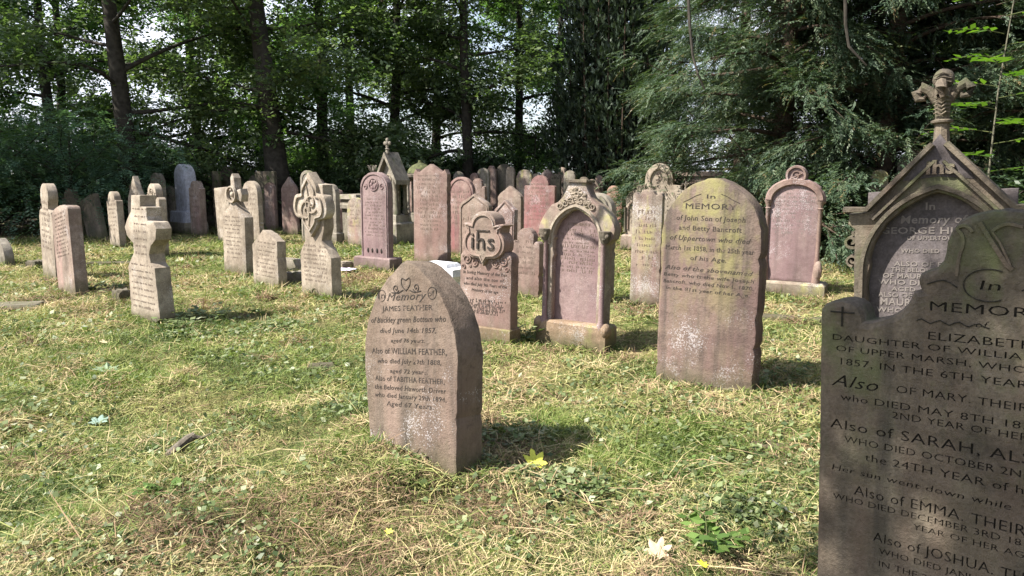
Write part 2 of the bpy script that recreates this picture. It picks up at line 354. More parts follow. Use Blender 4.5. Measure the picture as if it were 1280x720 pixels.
# serif capitals / lower case through the built in font, letters widened, thickened and given slab serifs
def outline_loops(me):
    """boundary loops of a flat filled mesh, as lists of vertex indices"""
    cnt = {}
    for p in me.polygons:
        vs = list(p.vertices)
        for a, b_ in zip(vs, vs[1:]+vs[:1]): cnt[(a, b_)] = cnt.get((a, b_), 0)+1
    nxt = {}
    for (a, b_) in cnt:
        if (b_, a) not in cnt: nxt.setdefault(a, []).append(b_)
    loops = []
    while nxt:
        a0 = next(iter(nxt)); a = a0; L = []
        while a in nxt:
            L.append(a); b_ = nxt[a].pop()
            if not nxt[a]: del nxt[a]
            a = b_
            if a == a0: break
        if len(L) > 2: loops.append(L)
    return loops
def line_geo(s, xc, zb, h, w, sh, weight, serif=True):
    """flat letters of one line: (coords x,z), triangles, loops, serif rectangles"""
    cu = bpy.data.curves.new('t', 'FONT'); cu.body = s; cu.align_x = 'CENTER'; cu.size = 1; cu.offset = weight; cu.shear = sh; cu.resolution_u = 2; cu.space_character = 1.06
    ob = bpy.data.objects.new('t', cu); me = bpy.data.meshes.new_from_object(ob)
    import bmesh
    g = bmesh.new(); g.from_mesh(me); bmesh.ops.remove_doubles(g, verts=g.verts, dist=1e-4); g.to_mesh(me); g.free()
    co = np.empty(len(me.vertices)*3); me.vertices.foreach_get('co', co); co = co.reshape(-1, 3)
    k = h/.7; x = co[:, 0]; wid = (x.max()-x.min())*k; kx = k if w is None else k*w/wid; x0 = (x.max()+x.min())/2
    XZ = np.stack([(x-x0)*kx+xc, co[:, 1]*k+zb], 1); tris = [tuple(p.vertices) for p in me.polygons]; loops = outline_loops(me); rects = []
    if serif:
        for L in loops:
            n = len(L)
            for i in range(n):
                a, b_ = L[i], L[(i+1) % n]; pa, nb = L[i-1], L[(i+2) % n]
                if abs(co[a, 1]-co[b_, 1]) > 1e-3: continue
                dx = abs(co[a, 0]-co[b_, 0])
                if not .05 < dx < .2: continue
                z = co[a, 1]; d1 = co[pa]-co[a]; d2 = co[nb]-co[b_]
                def slant(d): return abs(d[0]-sh*d[1]) > .12*abs(d[1])+1e-4
                if slant(d1) or slant(d2): continue
                if max(abs(d1[1]), abs(d2[1])) < .12: continue
                up = d1[1] > 0
                if up and abs(z) < .04: lo, hi = z, z+.035
                elif (not up) and z > .40: lo, hi = z-.035, z
                else: continue
                xa, xb = sorted((XZ[a, 0], XZ[b_, 0])); e = .03*k; rects.append((xa-e, xb+e, lo*k+zb, hi*k+zb))
    bpy.data.objects.remove(ob); bpy.data.curves.remove(cu); bpy.data.meshes.remove(me)
    return XZ, tris, loops, rects
def text_part(lines, mat, parent, depth=.003, y=0.0, weight=.0, serif=True):
    """lines: (string, x centre, z baseline, cap height, width or None, shear); thin raised lead letters"""
    VV = []; FF = []; o = 0
    def put(V, Fc):
        nonlocal o
        VV.append(np.array(V, float)); FF.extend(tuple(i+o for i in f) for f in Fc); o += len(V)
    for (s, xc, zb, h, w, sh) in lines:
        XZ, tris, loops, rects = line_geo(s, xc, zb, h, w, sh, weight, serif); n = len(XZ)
        F_ = np.stack([XZ[:, 0], np.full(n, y-depth), XZ[:, 1]], 1); B_ = F_.copy(); B_[:, 1] = y+.003
        Fc = list(tris)
        for L in loops: Fc += [(L[i], L[i-1], L[i-1]+n, L[i]+n) for i in range(len(L))]
        put(np.concatenate([F_, B_]), Fc)
        for xa, xb, z0, z1 in rects:
            q = y-depth*.96; put([(xa, q, z0), (xb, q, z0), (xb, q, z1), (xa, q, z1), (xa, y+.003, z0), (xb, y+.003, z0), (xb, y+.003, z1), (xa, y+.003, z1)], ((0, 1, 2, 3), (4, 5, 1, 0), (5, 6, 2, 1), (6, 7, 3, 2), (7, 4, 0, 3)))
    me = bpy.data.meshes.new('inscription'); me.from_pydata(np.concatenate(VV).tolist(), [], FF); me.update()
    return add('inscription', me, mat, parent)
def cut_slab(P, T, bevel, lines, depth, rough, wall_in=.0):
    """solid slab whose face has the letters really cut into it; returns (slab mesh, letter-floor mesh)"""
    P = rough_poly(P, .04, rough); n = len(P)
    if sum(P[i][0]*P[(i+1) % n][1]-P[(i+1) % n][0]*P[i][1] for i in range(n)) < 0: P = P[::-1]
    I2 = inset_poly(P, bevel); I1 = inset_poly(P, bevel*.3); V = []; Fc = []; sm = []
    for Q, y in ((I2, 0), (I1, bevel*.3), (P, bevel), (P, T-bevel), (I2, T)): V += [(x, y, z) for x, z in Q]
    for k in range(4):
        for i in range(n): j = (i+1) % n; Fc.append((k*n+i, (k+1)*n+i, (k+1)*n+j, k*n+j)); sm.append(k == 2)
    for a, b_, c in tessellate_polygon([[Vector((x, z, 0)) for x, z in I2]]): Fc.append((4*n+a, 4*n+b_, 4*n+c)); sm.append(False)
    FV = []; FF = []; cu = bpy.data.curves.new('tmp', 'CURVE'); cu.dimensions = '2D'; cu.fill_mode = 'FRONT'
    polys = [I2]
    for (s, xc, zb, h, w, sh) in lines:
        XZ, tris, loops, rects = line_geo(s, xc, zb, h, w, sh, 0.0, False); o = len(FV); FV += [(x, depth, z) for x, z in XZ]; FF += [tuple(i+o for i in t) for t in tris]
        for L in loops:
            pl = [tuple(XZ[i]) for i in L]; polys.append(pl); o = len(V); m = len(pl)
            V += [(x, 0, z) for x, z in pl]+[(x, depth, z) for x, z in pl]
            for i in range(m): Fc.append((o+i, o+i-1 if i else o+m-1, (o+m+i-1) if i else o+2*m-1, o+m+i)); sm.append(False)
    for pl in polys:
        sp = cu.splines.new('POLY'); sp.points.add(len(pl)-1); sp.use_cyclic_u = True; sp.points.foreach_set('co', [v for p in pl for v in (p[0], p[1], 0, 1)])
    ob = bpy.data.objects.new('tmp', cu); me = bpy.data.meshes.new_from_object(ob); o = len(V)
    V += [(v.co.x, 0, v.co.y) for v in me.vertices]
    for p in me.polygons: Fc.append(tuple(i+o for i in p.vertices)); sm.append(False)
    print('cut cap faces', len(me.polygons)); bpy.data.objects.remove(ob); bpy.data.curves.remove(cu); bpy.data.meshes.remove(me)
    a = bpy.data.meshes.new('slab'); a.from_pydata(V, [], Fc); a.update(); a.polygons.foreach_set('use_smooth', sm)
    b_ = bpy.data.meshes.new('inscription'); b_.from_pydata(FV, [], FF); b_.update(); return a, b_
def worn_text(x0, x1, ztop, zbot, n, h, mat, parent, y=0.0, fill=.8, ragged=.25):
    """carved lines too worn to read: rows of broken letter strokes"""
    b = MB(); W = x1-x0
    for i in range(n):
        zb = ztop-(ztop-zbot)*i/max(1, n-1); hh = h*random.choice((.75, .85, 1, 1.2)); w = W*(1-ragged*random.random())
        x = (x0+x1)/2-w/2; xe = x+w
        while x < xe:
            word = random.randint(2, 8)
            for _ in range(word):
                if x > xe: break
                if random.random() < fill:
                    cw = hh*.55; t = hh*.2; z1 = zb+hh*random.choice((.72, .72, 1))
                    b.addv([(x, y+.003, zb), (x+t, y+.003, zb), (x+t, y+.003, z1), (x, y+.003, z1), (x, y-.0022, zb), (x+t, y-.0022, zb), (x+t, y-.0022, z1), (x, y-.0022, z1)],
                           [(4, 5, 6, 7), (0, 1, 5, 4), (1, 2, 6, 5), (2, 3, 7, 6), (3, 0, 4, 7)])
                    zz = zb+random.choice((0, .3, .55))*hh
                    if random.random() < .7:
                        b.addv([(x+t, y+.003, zz), (x+cw, y+.003, zz), (x+cw, y+.003, zz+t*.7), (x+t, y+.003, zz+t*.7), (x+t, y-.0018, zz), (x+cw, y-.0018, zz), (x+cw, y-.0018, zz+t*.7), (x+t, y-.0018, zz+t*.7)],
                               [(4, 5, 6, 7), (0, 1, 5, 4), (1, 2, 6, 5), (2, 3, 7, 6), (3, 0, 4, 7)])
                x += hh*.78
            x += hh*.6
    if b.v: b.build('inscription', mat, parent)

# ------------------------------------------------------------------ placing a stone by its footprint
class Frame:
    def __init__(s, px, yb, yaw=38, lean=0, roll=0):
        s.p = at(px, yb); s.yaw, s.lean, s.roll = yaw, lean, roll; s.upd()
    def upd(s):
        s.M = Matrix.Translation(s.p) @ Matrix.Rotation(R(-s.yaw), 4, 'Z') @ Matrix.Rotation(R(-s.lean), 4, 'X') @ Matrix.Rotation(R(s.roll), 4, 'Y')
        s.I = s.M.inverted()
    def loc(s, px, py, y=0.0):
        o = s.I @ Vector((0, 0, CAMZ)); d = (s.I.to_3x3() @ ray(px, py)); t = (y-o.y)/d.y
        q = o+d*t; return (q.x, q.z)
    def shift(s, dx): s.p = s.p+s.M.to_3x3() @ Vector((dx, 0, 0)); s.p.z = 0; s.upd()
GRP = 'gravestones standing in the churchyard'
def fit(xl, xr, yt, yb, yaw, lean, roll):
    fr = Frame((xl+xr)/2, yb, yaw, lean, roll); ym = (yt+yb)/2
    for _ in range(3):
        a = fr.loc(xl, ym)[0]; b = fr.loc(xr, ym)[0]; fr.shift((a+b)/2)
    W = fr.loc(xr, ym)[0]-fr.loc(xl, ym)[0]; H = fr.loc((xl+xr)/2, yt)[1]
    return fr, W, H
def down(half, z=-.3): return [(half[0][0], z)]+half
def headstone(label, xl, xr, yt, yb, shape='round', mat='buff', T=.13, yaw=38, lean=1, roll=0, text=None, border=None, plinth=None,
              name='headstone', carve=None, k=None, inkm=None, arch=False, single=False):
    fr, W, H = fit(xl, xr, yt, yb, yaw, lean, roll)
    fn = SH[shape]; half = fn(W, H, k=k) if k else fn(W, H)
    me = curve_mesh([mirror(down(half))], T)
    if single and not text and not border and not carve:
        o = add(name, me, M_[mat]); o.matrix_world = fr.M; tag(o, label, 'gravestone', GRP); return o, fr, W, H
    t = thing(name, label, 'gravestone', fr.M, GRP)
    add('slab', me, M_[mat], t)
    if border:      # raised moulding following the outline
        inset = border; full = mirror(half); c = [((x*(1-2*inset/W)), z-inset if z > .1 else z+.1) for x, z in full]
        b = MB(); b.sweep(c, .022, .012); b.build('moulding', M_[mat], t)
    if arch:        # a deep round arch moulding on small colonnettes
        b = MB(); r = W*.36; zc = H-W*.5+.02; b.sweep(arc(0, zc, r, 0, 180, 18), .045, .03); b.build('arch_moulding', M_[mat], t)
        for sx in (-1, 1):
            b = MB(); b.lathe([(.03, .12), (.03, .16), (.019, .18), (.017, zc-.06), (.03, zc-.03), (.034, zc)], sx*r, -.005, 10); b.build('colonnette', M_[mat], t)
    if carve == 'rosette':
        b = MB(); rr = W*.16; cz = H-W*.33
        b.sweep(arc(0, cz, rr, 0, 360, 20)[:-1], .018, .014, closed=True)
        for q in range(6): b.ball((rr*.55*math.cos(q*1.047), -.004, cz+rr*.55*math.sin(q*1.047)), rr*.3, 8, (1, .5, 1))
        for sx in (-1, 1): b.sweep(spiral(sx*W*.3, cz-W*.06, W*.08, 1.3, 90, sx), .012, .01)
        b.build('carving', M_[mat], t)
    if carve == 'scroll':
        b = MB(); cz = H-W*.3
        b.sweep(spiral(0, cz, W*.14, 1.8, 0), .02, .014)
        for sx in (-1, 1): b.sweep(spiral(sx*W*.27, cz-W*.1, W*.09, 1.5, 90, sx), .014, .012)
        b.build('carving', M_[mat], t)
    if carve == 'lattice':
        b = MB(); z0 = H-W*.62
        for x0, x1 in ((-.36, .1), (-.1, .36), (.36, -.1), (.1, -.36)):
            b.sweep([(x0*W, z0), (x1*W, z0+W*.42)], .018, .014)
        b.sweep([(-.4*W, z0), (.4*W, z0)], .022, .02); b.build('carving', M_[mat], t)
    if text:
        n, z1, z0 = text
        worn_text(-W*.38, W*.38, H*z1, H*z0, n, (z1-z0)*H/max(n, 2)*.62, inkm or I_mid, t)
    if plinth:
        h, e = plinth; b = MB(); b.box(-W/2-e, W/2+e, -e*.9, T+e, -.25, h, .01, .02); b.build('plinth', M_[mat], t)
    return t, fr, W, H
exec_parts = []

# ================================================================== THE GRAVESTONES
hs = headstone
# --- left group
hs('low grey stone cut off by the left edge of the photo', -14, 5, 298, 329, 'round', 'grey', T=.14, single=True)
hs('narrow slab with a small round knob on top, behind the plain slab at far left', 50, 66, 230, 344, 'knob', 'buff', T=.13, yaw=42, roll=3, text=(9, .78, .3))
hs('plain square-shouldered slab leaning left at far left, thick dark right edge', 68, 89, 255, 364, 'low', 'buffpink', T=.15, yaw=42, roll=-10, lean=3, k=.12, text=(12, .9, .42))
hs('shaded brown slab half under the feathery shrub, upright beside a tilted one', 78, 97, 236, 296, 'shoulder', 'dark', T=.13, yaw=30, text=(6, .8, .3), inkm=I_mid)
hs('shaded slab tilted steeply to the left beneath the feathery shrub', 103, 122, 243, 298, 'flat', 'dark', T=.14, yaw=35, roll=-18, text=(6, .85, .3))
hs('tall narrow flat-topped slab alone between the feathery shrub and the scalloped stone', 135, 147, 239, 308, 'shoulder', 'buff', T=.13, yaw=42, roll=-3, text=(8, .82, .3))
hs('pointed stone whose tip shows just behind the scalloped stone', 160, 177, 220, 302, 'ogee', 'buff', T=.12, yaw=40, k=.9, text=(5, .8, .4))
hs('grey round-topped stone peeping out behind the one with side volutes', 189, 203, 216, 292, 'round', 'grey', T=.12, yaw=35, single=True)
_, fr, W, H = hs('stone with stepped side volutes right behind the scalloped stone', 183, 200, 228, 319, 'rshoulder', 'buff', T=.13, yaw=42, carve='scroll', text=(6, .6, .25))
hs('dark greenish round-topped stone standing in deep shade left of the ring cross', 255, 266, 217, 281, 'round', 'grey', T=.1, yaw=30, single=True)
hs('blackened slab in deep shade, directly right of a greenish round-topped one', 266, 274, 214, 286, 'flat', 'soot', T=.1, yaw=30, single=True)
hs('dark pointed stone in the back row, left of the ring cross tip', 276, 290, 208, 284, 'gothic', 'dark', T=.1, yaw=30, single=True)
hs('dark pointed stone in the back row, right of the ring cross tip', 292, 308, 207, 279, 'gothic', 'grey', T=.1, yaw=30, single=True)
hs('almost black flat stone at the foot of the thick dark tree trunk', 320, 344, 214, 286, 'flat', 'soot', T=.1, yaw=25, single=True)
hs('pale brown stone with squared shoulders right of the blue-grey monument', 237, 250, 226, 293, 'shoulder', 'buffpink', T=.16, yaw=38, text=(6, .8, .3))
hs('pale flat-shouldered slab showing behind the left arm of the ring cross', 270, 287, 234, 302, 'flat', 'buff', T=.1, yaw=38, roll=-4, single=True)
hs('smooth round-topped slab between the ring cross and the broken stump', 304, 323, 226, 303, 'round', 'buff', T=.12, yaw=36, roll=-2, text=(6, .85, .45))
hs('ogee-topped reddish slab behind and left of the quatrefoil cross stone', 352, 371, 221, 291, 'ogee', 'pink', T=.08, yaw=30, k=.6, text=(8, .8, .2))
hs('grey stone with a hollow round head peeping over the quatrefoil cross stone', 376, 392, 213, 300, 'round', 'grey', T=.1, yaw=30, arch=False, border=.06)
hs('slim round-topped stone on a small plinth just right of the quatrefoil cross stone', 403, 420, 230, 303, 'round', 'grey', T=.12, yaw=36, plinth=(.22, .06), text=(6, .85, .4))
hs('squat greenish round-topped slab left of the arched stone with rosette', 434, 453, 247, 307, 'round', 'moss2', T=.1, yaw=34, text=(6, .8, .4))
# --- centre group
_, fr22, W, H = hs('tall round-arched stone with a carved rosette and a notched band above its plinth', 451, 485, 215, 337, 'low', 'purple', T=.12, yaw=33, k=.42, carve='rosette', border=.03, plinth=(.2, .1), text=(12, .72, .35))
hs('narrow slab tucked behind the left edge of the three-peaked stone', 511, 527, 220, 297, 'shoulder', 'pink', T=.1, yaw=33, plinth=(.15, .04), text=(6, .8, .4))
hs('tall plain slab ending in three pointed peaks', 517, 559, 205, 331, 'peaks', 'pink', T=.11, yaw=31, text=(14, .88, .35))
hs('red-stained round-arched stone with curved lettering, right of the three-peaked slab', 560, 591, 221, 319, 'round', 'red', T=.1, yaw=30, border=.04, text=(7, .8, .4), roll=0)
hs('stone with sloping shoulders just behind the curved-lettering arch', 586, 606, 222, 296, 'rshoulder', 'pink', T=.1, yaw=30, text=(5, .8, .4))
hs('stone with moulded trefoil top standing behind the ihs stone', 574, 611, 242, 325, 'ogee', 'buffpink', T=.11, yaw=30, border=.035, k=.35, text=(4, .6, .3))
hs('pale ogee-topped slab between the ihs stone and the crimson stained stone', 622, 651, 232, 322, 'ogee', 'buffpink', T=.1, yaw=30, k=.42, text=(9, .75, .3))
hs('gabled stone with a slanting chamfered edge right behind the ihs stone', 617, 642, 250, 350, 'gable', 'pink', T=.1, yaw=32, lean=3, border=.03, text=(5, .6, .3))
hs('low rose slab with small round shoulders between the ihs stone and the ornate arch', 639, 674, 283, 374, 'rshoulder', 'pink', T=.11, yaw=31, text=(7, .78, .35))
hs('broad slab with a stepped head and a vivid crimson stain', 655, 693, 219, 299, 'shoulder', 'red', T=.1, yaw=28, k=.3, text=(10, .85, .3))
hs('grey ring-headed stone in the far row left of the lattice gable', 596, 611, 210, 283, 'round', 'grey', T=.1, yaw=28, border=.08)
hs('gabled stone with crossing lattice carving in the far rows', 603, 627, 221, 278, 'gable', 'buffpink', T=.1, yaw=28, k=.3, carve='lattice')
hs('round-arched stone with a deep arch moulding in the far rows', 625, 642, 214, 279, 'round', 'pink', T=.1, yaw=28, border=.08)
hs('dark brown dome-topped stone at the very back of the centre rows', 620, 638, 205, 280, 'round', 'dark', T=.12, yaw=28, single=True)
hs('pale pointed stone in front of the dark dome-topped stone at the back', 632, 642, 208, 283, 'gothic', 'buff', T=.1, yaw=28, single=True)
hs('plain greenish-brown round-topped stone in the back row right of the deep-moulded arch', 645, 664, 212, 284, 'round', 'moss2', T=.12, yaw=28, single=True)
hs('small pale stone with a low rounded top beside the crimson stained slab', 650, 664, 230, 284, 'low', 'buff', T=.1, yaw=28, single=True, k=.3)
hs('scroll-carved brown stone rising behind the right shoulder of the crimson stained slab', 687, 700, 217, 281, 'round', 'dark', T=.1, yaw=28, carve='scroll')
hs('greyish stone top showing right above the flat capped peak of the ornate arch', 704, 718, 213, 283, 'round', 'grey', T=.1, yaw=28, single=True)
hs('brownish round stone in the far row just right of the ornate arch peak', 722, 735, 221, 283, 'round', 'dark', T=.1, yaw=28, single=True)
hs('round-headed stone with a scroll roundel behind the ornate arch', 730, 749, 224, 281, 'shoulder', 'buffpink', T=.1, yaw=28, k=.42, carve='scroll')
hs('terracotta stone with ears beside its round top, against the dark yew', 754, 777, 231, 293, 'rshoulder', 'red2', T=.1, yaw=28, k=.32, text=(5, .7, .4))
_, _, _, _ = hs('round-topped stone with a dark column showing right behind the ornate arch', 722, 764, 241, 377, 'round', 'grey', T=.12, yaw=33, arch=True)
hs('wavy-topped stone with yellow lichen, left of the big mossy pointed slab', 789, 826, 237, 383, 'wavy', 'moss2', T=.1, yaw=27, text=(9, .8, .35))
hs('small pale rounded stone peeping over the left slope of the big gabled monument', 1085, 1107, 212, 330, 'round', 'moss2', T=.1, yaw=22, text=(2, .93, .88))
hs('larger curved stone half hidden behind the neck of the big gabled monument', 1118, 1168, 186, 322, 'round', 'grey', T=.12, yaw=22, single=True)
hs('tiny slab showing between the blue-grey monument and the pale brown stone behind', 228, 238, 232, 282, 'round', 'grey', T=.08, yaw=30, single=True)
# extra back-row stones glimpsed between the trees and the centre rows
hs('thin upright grey slab in the back row left of the gabled monument', 463, 474, 222, 279, 'gothic', 'grey', T=.1, yaw=28, single=True)
hs('pale shoulder of a stone behind the lattice gable, at its left', 590, 603, 226, 281, 'gothic', 'buff', T=.1, yaw=28, single=True)

for i, (a_, b2, yt_, yb_, sh_, mt_, lb_) in enumerate([
  (536, 549, 217, 284, 'round', 'buffpink', 'small round top rising behind the right side of the three-peaked slab'),
  (567, 579, 214, 281, 'gothic', 'grey', 'grey pointed top just above the curved-lettering arch'),
  (609, 620, 207, 280, 'shoulder', 'pink', 'slim shouldered top between the ring-headed stone and the dark domed one'),
  (664, 675, 217, 283, 'round', 'buff', 'pale round top at the left shoulder of the crimson stained slab'),
  (676, 689, 211, 279, 'ogee', 'pink', 'ogee tip above the right shoulder of the crimson stained slab'),
  (697, 706, 209, 278, 'round', 'buffpink', 'slim round top in the back row directly left of the ornate arch peak'),
  (741, 753, 219, 280, 'gothic', 'pink', 'pointed rose top behind the scroll roundel stone'),
  (331, 343, 228, 287, 'round', 'pink', 'narrow rose stone at the right edge of the smooth round-topped slab'),
  (394, 405, 224, 289, 'shoulder', 'buffpink', 'shouldered stone showing right behind the quatrefoil head'),
  (414, 427, 236, 292, 'round', 'pink', 'low rose stone behind the slim stone on a small plinth'),
  (478, 489, 222, 286, 'round', 'buffpink', 'round-topped stone in the shade below the shrine gable'),
  (587, 597, 216, 283, 'round', 'pink', 'slim rose round top behind the sloping-shouldered stone'),
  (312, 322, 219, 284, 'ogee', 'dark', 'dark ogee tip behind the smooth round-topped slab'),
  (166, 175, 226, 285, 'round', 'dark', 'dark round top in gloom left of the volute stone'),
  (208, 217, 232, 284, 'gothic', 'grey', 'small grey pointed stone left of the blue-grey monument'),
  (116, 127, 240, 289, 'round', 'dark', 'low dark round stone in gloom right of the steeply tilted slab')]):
    hs(lb_, a_, b2, yt_, yb_, sh_, mt_, T=.1, yaw=29, single=True, roll=random.uniform(-3, 2))

# notches above plinth of the rosette stone
t22 = [o for o in C.objects if o.get('label', '').startswith('tall round-arched stone with a carved rosette')][0]
b = MB()
for q in (-.14, -.05, .05, .14): b.ball((q, -.002, .3), .03, 8, (.7, .4, 1.3))
b.build('notch_row', I_dark, t22)

# --- scalloped silhouette stone (left)
def traced(label, name, pts, T, mat, xc, yb, yaw, lean=0, roll=0, bevel=.01, cat='gravestone'):
    fr = Frame(xc, yb, yaw, lean, roll); P = [fr.loc(*p) for p in pts]
    t = thing(name, label, cat, fr.M, GRP)
    P = [(x, z if z > .06 else -.3) for x, z in P]
    add('slab', curve_mesh([P], T, bevel), M_[mat], t); return t, fr
pts = [(164, 396), (161, 345), (160, 333), (163, 324), (167, 315), (165.5, 304), (158, 294), (155.5, 284), (158.5, 274), (163, 264), (163.5, 244), (174.5, 244), (175, 258), (182.5, 259.5), (184, 276), (192, 278), (195, 286), (194, 300), (188, 308), (186, 318), (188, 329), (193, 335.5), (200, 399)]
t, fr = traced('thick pale stone with a scalloped stepped silhouette, covered in worn lettering, shadow side black', 'headstone', pts, .16, 'buff', 183, 402, 39, 1, 0)
a, c = fr.loc(168, 262), fr.loc(190, 375)
worn_text(fr.loc(167, 300)[0]+.02, fr.loc(186, 300)[0]-.02, fr.loc(172, 262)[1], fr.loc(175, 318)[1], 7, .022, I_mid, t, ragged=.15)
worn_text(fr.loc(163, 350)[0]+.02, fr.loc(194, 350)[0]-.02, fr.loc(175, 332)[1], fr.loc(178, 385)[1], 8, .022, I_mid, t, ragged=.15)

# --- ring cross on gabled block
t, fr = traced('wheel cross on a gabled inscribed block, sunlit, left of centre', 'cross_headstone',
   [(280, 341), (277.5, 268), (286, 257.5), (288, 252), (293, 252), (296, 259), (305.5, 272), (307.5, 341)], .15, 'buff', 294, 341, 38)
cx, cz = fr.loc(290, 243); s = abs(fr.loc(300, 243)[0]-cx)
top = fr.loc(290, 217)[1]-cz; w = .055
cr = [(w, -.12), (w, -w), (.20, -w-.05), (.23, .0), (.20, w+.03), (w, w), (w*.9, top-.06), (0, top), (-w*.9, top-.06), (-w, w), (-.20, w+.03), (-.23, 0), (-.20, -w-.05), (-w, -w), (-w, -.12)]
add('cross', curve_mesh([[(cx+x, cz+z) for x, z in cr]], .12, .01, y0=.015), M_['buff'], t)
b = MB(); b.sweep([(cx+x, cz+z) for x, z in arc(0, 0, .115, 0, 360, 20)[:-1]], .03, .03, closed=True); b.ball((cx, 0, cz), .04, 10, (1, .6, 1)); b.build('ring', M_['buff'], t)
worn_text(fr.loc(282, 300)[0], fr.loc(302, 300)[0], fr.loc(291, 272)[1], fr.loc(291, 322)[1], 11, .026, I_mid, t, ragged=.15)

# --- broken stump
t, fr = traced('short broken slab with a slanting snapped top between the wheel cross and quatrefoil cross', 'broken_headstone',
   [(318.5, 360), (315, 305), (328, 287.5), (336, 292), (346, 302), (350.5, 360)], .14, 'buff', 335, 358, 38, 4, 2)
worn_text(fr.loc(320, 320)[0], fr.loc(345, 320)[0], fr.loc(330, 304)[1], fr.loc(330, 345)[1], 9, .024, I_mid, t, ragged=.2)

# --- quatrefoil cross stone
t, fr = traced('tall stone with an interlaced quatrefoil knot over a square cross head, left of centre', 'cross_headstone',
   [(377.5, 368), (375, 316), (381, 300), (381, 282), (382, 240), (382, 226), (403, 231), (404, 250), (405, 285), (402, 301), (413.5, 323), (415.5, 373)], .15, 'buff', 396, 371, 39, 0, 0)
ctr = fr.loc(391, 260); q = lambda x, z: (x, z)
tp = fr.loc(389, 215); bt = fr.loc(393, 296); lf = fr.loc(370, 256); rt = fr.loc(412, 262)
cx = (lf[0]+rt[0])/2; hw = (rt[0]-lf[0])/2; cz = ctr[1]; ht = tp[1]-cz; hb = cz-bt[1]
def quat(s, cx, cz, hw, ht, hb):
    L = catmull([(0, ht), (hw*.42, ht*.62), (hw*.45, ht*.42), (hw*.85, ht*.34), (hw, 0), (hw*.85, -hb*.3), (hw*.45, -hb*.42), (hw*.4, -hb*.6), (0, -hb)], 4)
    L = [(x*s, z*s) for x, z in L]; return [(cx+x, cz+z) for x, z in L]+[(cx-x, cz+z) for x, z in reversed(L[1:-1])]
add('quatrefoil', curve_mesh([quat(1, cx, cz, hw, ht, hb)], .13, .01, y0=-.045, rough=0), M_['buff'], t)
b = MB(); b.sweep(quat(.8, cx, cz, hw, ht, hb), .02, .022, y0=-.045, closed=True)
for k in range(2): b.sweep(spiral(cx+(-.05, .05)[k], cz+(-.04, .06)[k], hw*.38, 1.4, 40+180*k, (1, -1)[k]), .02, .018, y0=-.045)
b.sweep([(cx-.03, cz+ht*.6), (cx+.02, cz), (cx-.02, cz-hb*.6)], .02, .016, y0=-.045); b.build('knot_carving', M_['buff'], t)
worn_text(fr.loc(378, 330)[0]+.03, fr.loc(411, 330)[0]-.03, fr.loc(393, 309)[1], fr.loc(396, 352)[1], 9, .03, I_mid, t, ragged=.1)
b = MB(); a_, c_ = fr.loc(394, 366); b.sweep(arc(a_, c_, .06, 0, 180, 10), .012, .01); b.build('roundel', M_['buff'], t)

# --- blue-grey monument on plinth (its front face smooth, side darker)
fr, W, H = fit(217, 231, 205, 289, 38, 0, 0)
t = thing('obelisk_headstone', 'smooth blue-grey pointed monument on a squared dark plinth in the left background', 'gravestone', fr.M, GRP)
add('slab', curve_mesh([mirror(down(S_gothic(W, H, .62), .45))], .3, .02, y0=.04), M_['blue'], t)
b = MB(); b.box(-W/2-.1, W/2+.1, -.08, .42, .24, .52, .01, .02); b.build('die', M_['blue'], t)
b = MB(); b.box(-W/2-.17, W/2+.17, -.15, .49, -.2, .24, .01, .02); b.build('plinth', M_['grey'], t)

# --- moulded block behind (left of squat greenish slab)
fr, W, H = fit(428, 446, 243, 301, 34, 0, 0)
t = thing('pedestal_tomb', 'greyish block tomb with a stepped moulded top behind the squat greenish slab', 'tomb', fr.M)
b = MB(); b.box(-W/2, W/2, 0, .5, -.2, H*.7); b.build('body', M_['grey'], t)
b = MB(); b.box(-W/2-.06, W/2+.06, -.06, .56, H*.7, H*.8, 0, .02); b.box(-W/2-.02, W/2+.02, -.02, .52, H*.8, H*.9, 0, .02); b.box(-W/2-.07, W/2+.07, -.07, .57, H*.9, H, .03, .02); b.build('cap', M_['grey'], t)

